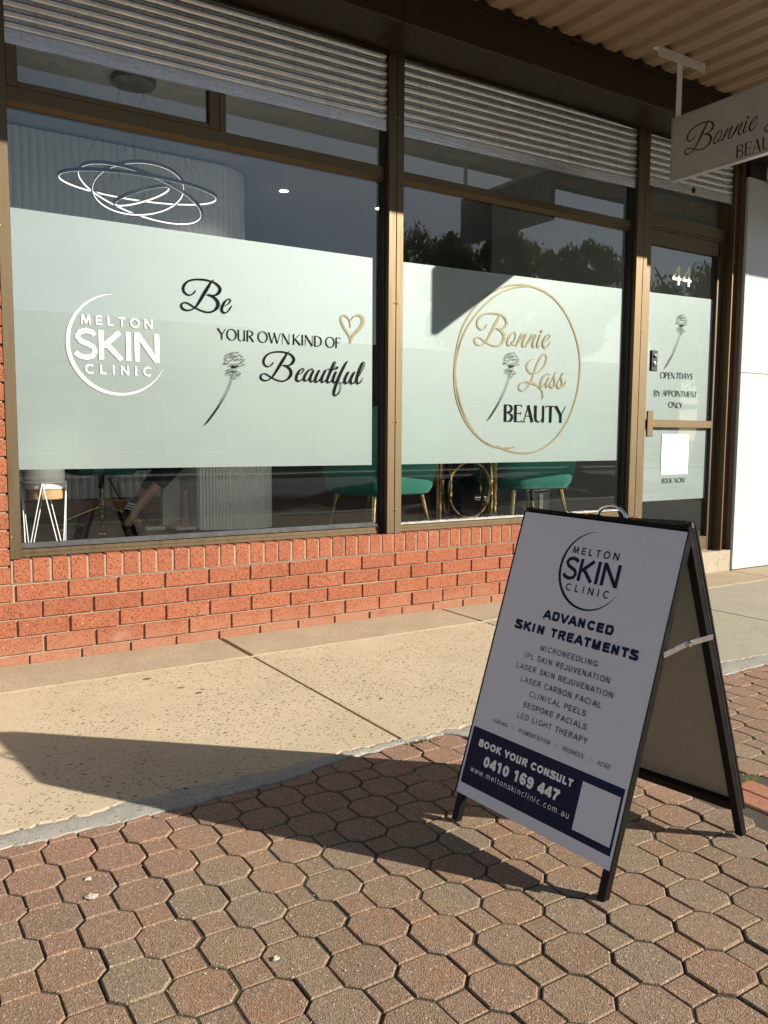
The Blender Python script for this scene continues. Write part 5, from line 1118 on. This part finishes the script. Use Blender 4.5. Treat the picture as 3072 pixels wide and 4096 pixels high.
# ------------------------------------------------------------------ inside: lounge by the gold ring window
def armchair(loc, rz, label, mat='velvet', k=1., group='green velvet armchairs'):
    t = thing('armchair', loc, label, 'armchair', group)
    o = Vector(loc)
    def rr(w, d, z, r, n=5):
        out = []
        for sx, sy, a0 in ((1, 1, 0), (-1, 1, 90), (-1, -1, 180), (1, -1, 270)):
            for i in range(n+1):
                a = R_(a0+90*i/n); out.append(((w/2-r)*sx+r*math.cos(a), (d/2-r)*sy+r*math.sin(a), z))
        return out
    M = Matrix.Translation(o) @ Matrix.Rotation(rz, 4, 'Z') @ Matrix.Scale(k, 4)
    def loft(lv, nm, mt):
        mb = MB(M); n = len(lv[0]); vs = [p for l_ in lv for p in l_]
        fs = [(i*n+j, i*n+(j+1) % n, (i+1)*n+(j+1) % n, (i+1)*n+j) for i in range(len(lv)-1) for j in range(n)]
        fs += [tuple(range(n))[::-1], tuple((len(lv)-1)*n+j for j in range(n))]; mb.add(vs, fs); return mb.build(nm, mt, t, True)
    Z = .385
    loft([rr(.46, .42, Z, .10), rr(.56, .52, Z+.014, .13), rr(.61, .57, Z+.05, .15), rr(.655, .61, Z+.13, .17), rr(.69, .64, Z+.24, .18), rr(.67, .62, Z+.255, .17)], 'seat', mt_ if (mt_ := mat) else mat)
    # wrap-around back
    vs = []; n = 24
    for i in range(n+1):
        a = R_(-10+200*i/n); ca, sa = math.cos(a), math.sin(a); hgt = .20+.24*max(0, sa)**.6
        for r_, z in ((.335, Z+.20), (.365, Z+.24), (.40, Z+.16+hgt*.75), (.385, Z+.18+hgt), (.34, Z+.17+hgt), (.30, Z+.22), (.28, Z+.12)):
            vs.append((r_*ca*1.0, r_*sa*.92, z))
    mb = MB(M); mb.add(vs, [(i*7+j, (i+1)*7+j, (i+1)*7+(j+1) % 7, i*7+(j+1) % 7) for i in range(n) for j in range(7)]+[tuple(range(7)), tuple(n*7+j for j in range(7))[::-1]]); mb.build('backrest', mat, t, True)
    for sx in (-1, 1):
        for sy in (-1, 1):
            mb = MB(M); mb.tube([(sx*.21, sy*.19, Z), (sx*.275, sy*.25, 0)], [.019, .011], 12); mb.build('leg', 'brass', t, True)
    return t
armchair((2.375, .53, ZF), R_(188), 'green velvet armchair with gold legs behind the middle mullion')
armchair((3.70, .56, ZF), R_(172), 'green velvet armchair with gold legs right of the ring table')
armchair((3.10, 1.35, ZF), R_(-20), 'brown armchair in the dark behind the gold ring table', 'tanleather', .95, None)
sitter((3.2, 1.35, ZF), 'person in black trousers sitting on the brown armchair behind the ring table', (3.28, 1.62, ZF+.55), [(3.30, 1.14, ZF+.52), (3.46, 1.18, ZF+.52)], [(3.24, 1.02, ZF+.09), (3.44, 1.05, ZF+.09)], [(3.23, .85, ZF+.03), (3.43, .88, ZF+.03)], .1, .0, 0, .97)
rtb = thing('side_table', (3.02, .40, ZF), 'gold side table made of rings and upright posts inside the window', 'table')
for x, y in ((2.79, .40), (2.89, .56), (3.235, .34), (3.30, .46)):
    mb = MB(); mb.box(x-.009, x+.009, y-.009, y+.009, ZF, .995, .001); mb.build('post', 'brass', rtb)
for (x, y, z), r, az in (((3.02, .36, .735), .196, 4), ((2.92, .50, .75), .19, 62), ((3.25, .46, .76), .19, 62)):
    c_ = math.cos(R_(az)); s_ = math.sin(R_(az)); mb = MB(); mb.tube([(x+r*math.cos(R_(a))*c_, y+r*math.cos(R_(a))*s_, z+r*math.sin(R_(a))) for a in range(0, 360, 8)], .0085, 6, closed=True); mb.build('ring', 'brass', rtb, True)
mb = MB(); mb.lathe([(.26, 0), (.265, .004), (.265, .016), (.26, .02)], (3.04, .45, .996), 40); mb.build('table_top', 'brass', rtb, True)
gp = thing('glass_screen', (3.9, .72, ZF), 'frameless glass screen on chrome spigots beside the right armchair', 'screen')
mb = MB(); mb.box(3.40, 4.18, .765, .775, ZF+.02, 1.35); mb.build('sheet', 'clear', gp)
for x in (3.50, 4.08):
    mb = MB(); mb.box(x-.022, x+.022, .755, .7648, ZF, ZF+.32, .003); mb.box(x-.022, x+.022, .7752, .785, ZF, ZF+.32, .003); mb.build('spigot', 'chrome', gp)

# ------------------------------------------------------------------ across the street: trees and sign seen in the glass, shops added
def tree(loc, h, rx, label, seed, droop=.6, n_leaf=32000):
    rs = random.Random(seed); t = thing('tree', loc, label, 'tree', 'trees across the street'); o = Vector(loc)
    mb = MB(); mb.tube([o, o+Vector((.2, .1, h*.2)), o+Vector((.1, -.1, h*.38))], [.42, .30, .24], 10)
    tips = []
    for k in range(13):
        a = rs.uniform(0, 6.28); r = rx*rs.uniform(.35, .9); top = o+Vector((r*math.cos(a), r*math.sin(a), h*rs.uniform(.58, .94)))
        st = o+Vector((.1, -.1, h*rs.uniform(.28, .38))); md = st.lerp(top, .55)+Vector((0, 0, h*.08)); mb.tube([st, md, top], [.15, .09, .03], 6); tips += [top, md, st.lerp(md, .7)]
    mb.build('trunk', 'bark', t, True)
    lf = MB(); vs = []; fs = []
    clumps = []
    for q in range(60):
        b_ = rs.choice(tips); clumps.append((b_+Vector((rs.gauss(0, rx*.18), rs.gauss(0, rx*.18), rs.gauss(.2, h*.045))), rs.uniform(.5, 1.15)*rx*.26))
    for i in range(n_leaf):
        c_, cr = rs.choice(clumps); d = Vector((rs.gauss(0, 1), rs.gauss(0, 1), rs.gauss(0, .8))); d.normalize(); d *= cr*rs.random()**.45
        p = c_+d; p.z -= droop*rs.random()**2*cr*1.6
        L = rs.uniform(.12, .27); w_ = L*rs.uniform(.25, .42); ax = Vector((rs.gauss(0, .5), rs.gauss(0, .5), -1-rs.random())).normalized(); sd = ax.cross(Vector((rs.gauss(0, 1), rs.gauss(0, 1), .1))).normalized()
        k = len(vs); vs += [p-sd*w_*.2, p+ax*L*.5-sd*w_, p+ax*L, p+ax*L*.5+sd*w_]; fs.append((k, k+1, k+2, k+3))
    lf.add(vs, fs)
    me = bpy.data.meshes.new('crown'); me.from_pydata([tuple(v-o) for v in lf.v], [], lf.f); me.update(); me.materials.append(MAT['leaf'])
    c_ = bpy.data.objects.new('crown', me); COL.objects.link(c_); c_.parent = t
tree((21.4, -22.0, -.1), 9.9, 3.0, 'drooping pepper tree across the street reflected at the left of the gold ring window', 3)
tree((26.3, -22.6, -.1), 10.2, 2.3, 'drooping pepper tree across the street reflected at the right of the gold ring window', 5)
tree((36.5, -23.0, -.1), 11.0, 3.6, 'broad tree across the street reflected in the door glass', 8)
rp = thing('street_sign', (33.6, -21.0, -.05), 'red sign on a post across the street reflected in the door', 'sign')
mb = MB(); mb.tube([(33.6, -21, -.05), (33.6, -21, 7.2)], .06, 10); mb.build('post', 'galv', rp)
mb = MB(); mb.box(33.0, 34.2, -21.03, -20.93, 5.6, 8.4, .01); mb.build('panel', 'red', rp)

def added_shop_row(x0, x1, y, h, label, gable):  # unseen shops, added to break the horizon line mirrored in the windows
    t = thing('building', ((x0+x1)/2, y, -.1), label, 'building', 'added buildings across the street')
    mb = MB(); mb.box(x0, x1, y-9, y, -.1, h); mb.build('wall', 'render', t)
    mb = MB()
    if gable: mb.prism([(y-9.4, h+.01), (y+.4, h+.01), (y-4.5, h+2.3)], x0-.4, x1+.4, 'x')
    else: mb.box(x0-.1, x1+.1, y-9.1, y+.1, h+.01, h+.7)
    mb.build('roof', 'tile', t)
    mb = MB(); mb.box(x0, x1, y+.002, y+2.4, 2.75, 2.95); mb.build('awning', 'brown', t)
    n = int((x1-x0)/3.2)
    for i in range(n):
        a_ = x0+.6+i*3.2; mb = MB(); mb.box(a_, a_+2.4, y+.003, y+.05, .5, 2.5); w_ = mb.build('window', 'darkglass', t)
        mb = MB(); mb.box(a_-.08, a_, y+.003, y+.09, .42, 2.58); mb.box(a_+2.4, a_+2.48, y+.003, y+.09, .42, 2.58); mb.box(a_, a_+2.4, y+.003, y+.088, .42, .499); mb.box(a_, a_+2.4, y+.003, y+.088, 2.501, 2.58); mb.build('frame', 'white', w_)
added_shop_row(-14, 1.5, -25, 4.1, 'low pale shop with a flat parapet across the street added to break up reflections', False)
added_shop_row(2.2, 14.5, -26, 3.6, 'low pale shop with a gabled tile roof across the street added to break up reflections', True)
added_shop_row(15.5, 40, -27, 4.4, 'long pale shop added behind the pepper trees to break up reflections', False)

# ------------------------------------------------------------------ litter and weeds
def scrap(x, y, s, seed, label):
    rs = random.Random(seed); mb = MB(); n = 9
    rim = [(x+s*(.6+.6*rs.random())*math.cos(6.283*i/n), y+s*(.6+.6*rs.random())*math.sin(6.283*i/n)) for i in range(n)]
    vs = [(a, c, .001+rs.random()*.001) for a, c in rim]+[(x+(a-x)*.5, y+(c-y)*.5, .002+rs.random()*.004) for a, c in rim]+[(x, y, .003)]
    fs = [(i, (i+1) % n, n+(i+1) % n, n+i) for i in range(n)]+[(n+i, n+(i+1) % n, 2*n) for i in range(n)]; mb.add(vs, fs)
    tag(mb.build('litter_scrap', 'scrap', None), label, 'litter')
scrap(-.174, -2.138, .011, 1, 'crumpled pale scrap lying on a reddish paver near the slab')
scrap(-.187, -2.222, .016, 2, 'thin pale scrap in a paver joint below the crumpled one')
scrap(.088, -2.674, .009, 3, 'small pale scrap on a paver in the foreground')
scrap(1.60, -.035, .018, 9, 'white scrap at the foot of the brick wall')
gr = MB(); rs = random.Random(21)
for i in range(900):
    if i < 500: x, y = rs.uniform(-.6, 2.2), rs.uniform(-3.5, -1.9)
    elif i < 750: x = rs.uniform(-.6, 3.); y = -1.84+rs.gauss(0, .05)
    else: x = rs.uniform(-.5, 3.5); y = -.012-abs(rs.gauss(0, .012))
    s = rs.uniform(.0006, .0022); z = .0005 if y < -1.9 else .006
    gr.add([(x-s, y-s*.6, z), (x+s*.9, y-s*.4, z), (x, y+s, z), (x+s*.1, y, z+s*1.3)], [(0, 1, 3), (1, 2, 3), (2, 0, 3)])
tag(gr.build('grit', 'scrap', None), 'fine grit scattered over the paving', 'grit', None, 'stuff')
ws = MB(); rs = random.Random(4)
for cxw, cyw, n, sp in ((1.075, -1.815, 90, .04), (1.80, -2.655, 40, .02)):
    for i in range(n):
        x, y = cxw+rs.gauss(0, sp), cyw+rs.gauss(0, sp*.35); h = rs.uniform(.002, .008); a = rs.uniform(0, 6.28); d = (math.cos(a), math.sin(a)); w_ = rs.uniform(.0015, .004)
        k = len(ws.v); ws.add([(x-d[1]*w_, y+d[0]*w_, -.004), (x+d[1]*w_, y-d[0]*w_, -.004), (x+d[0]*h*.8, y+d[1]*h*.8, h)], [(0, 1, 2)])
o = ws.build('weeds', 'weed', None); tag(o, 'tufts of small weeds in the paving joints', 'weeds', None, 'stuff')
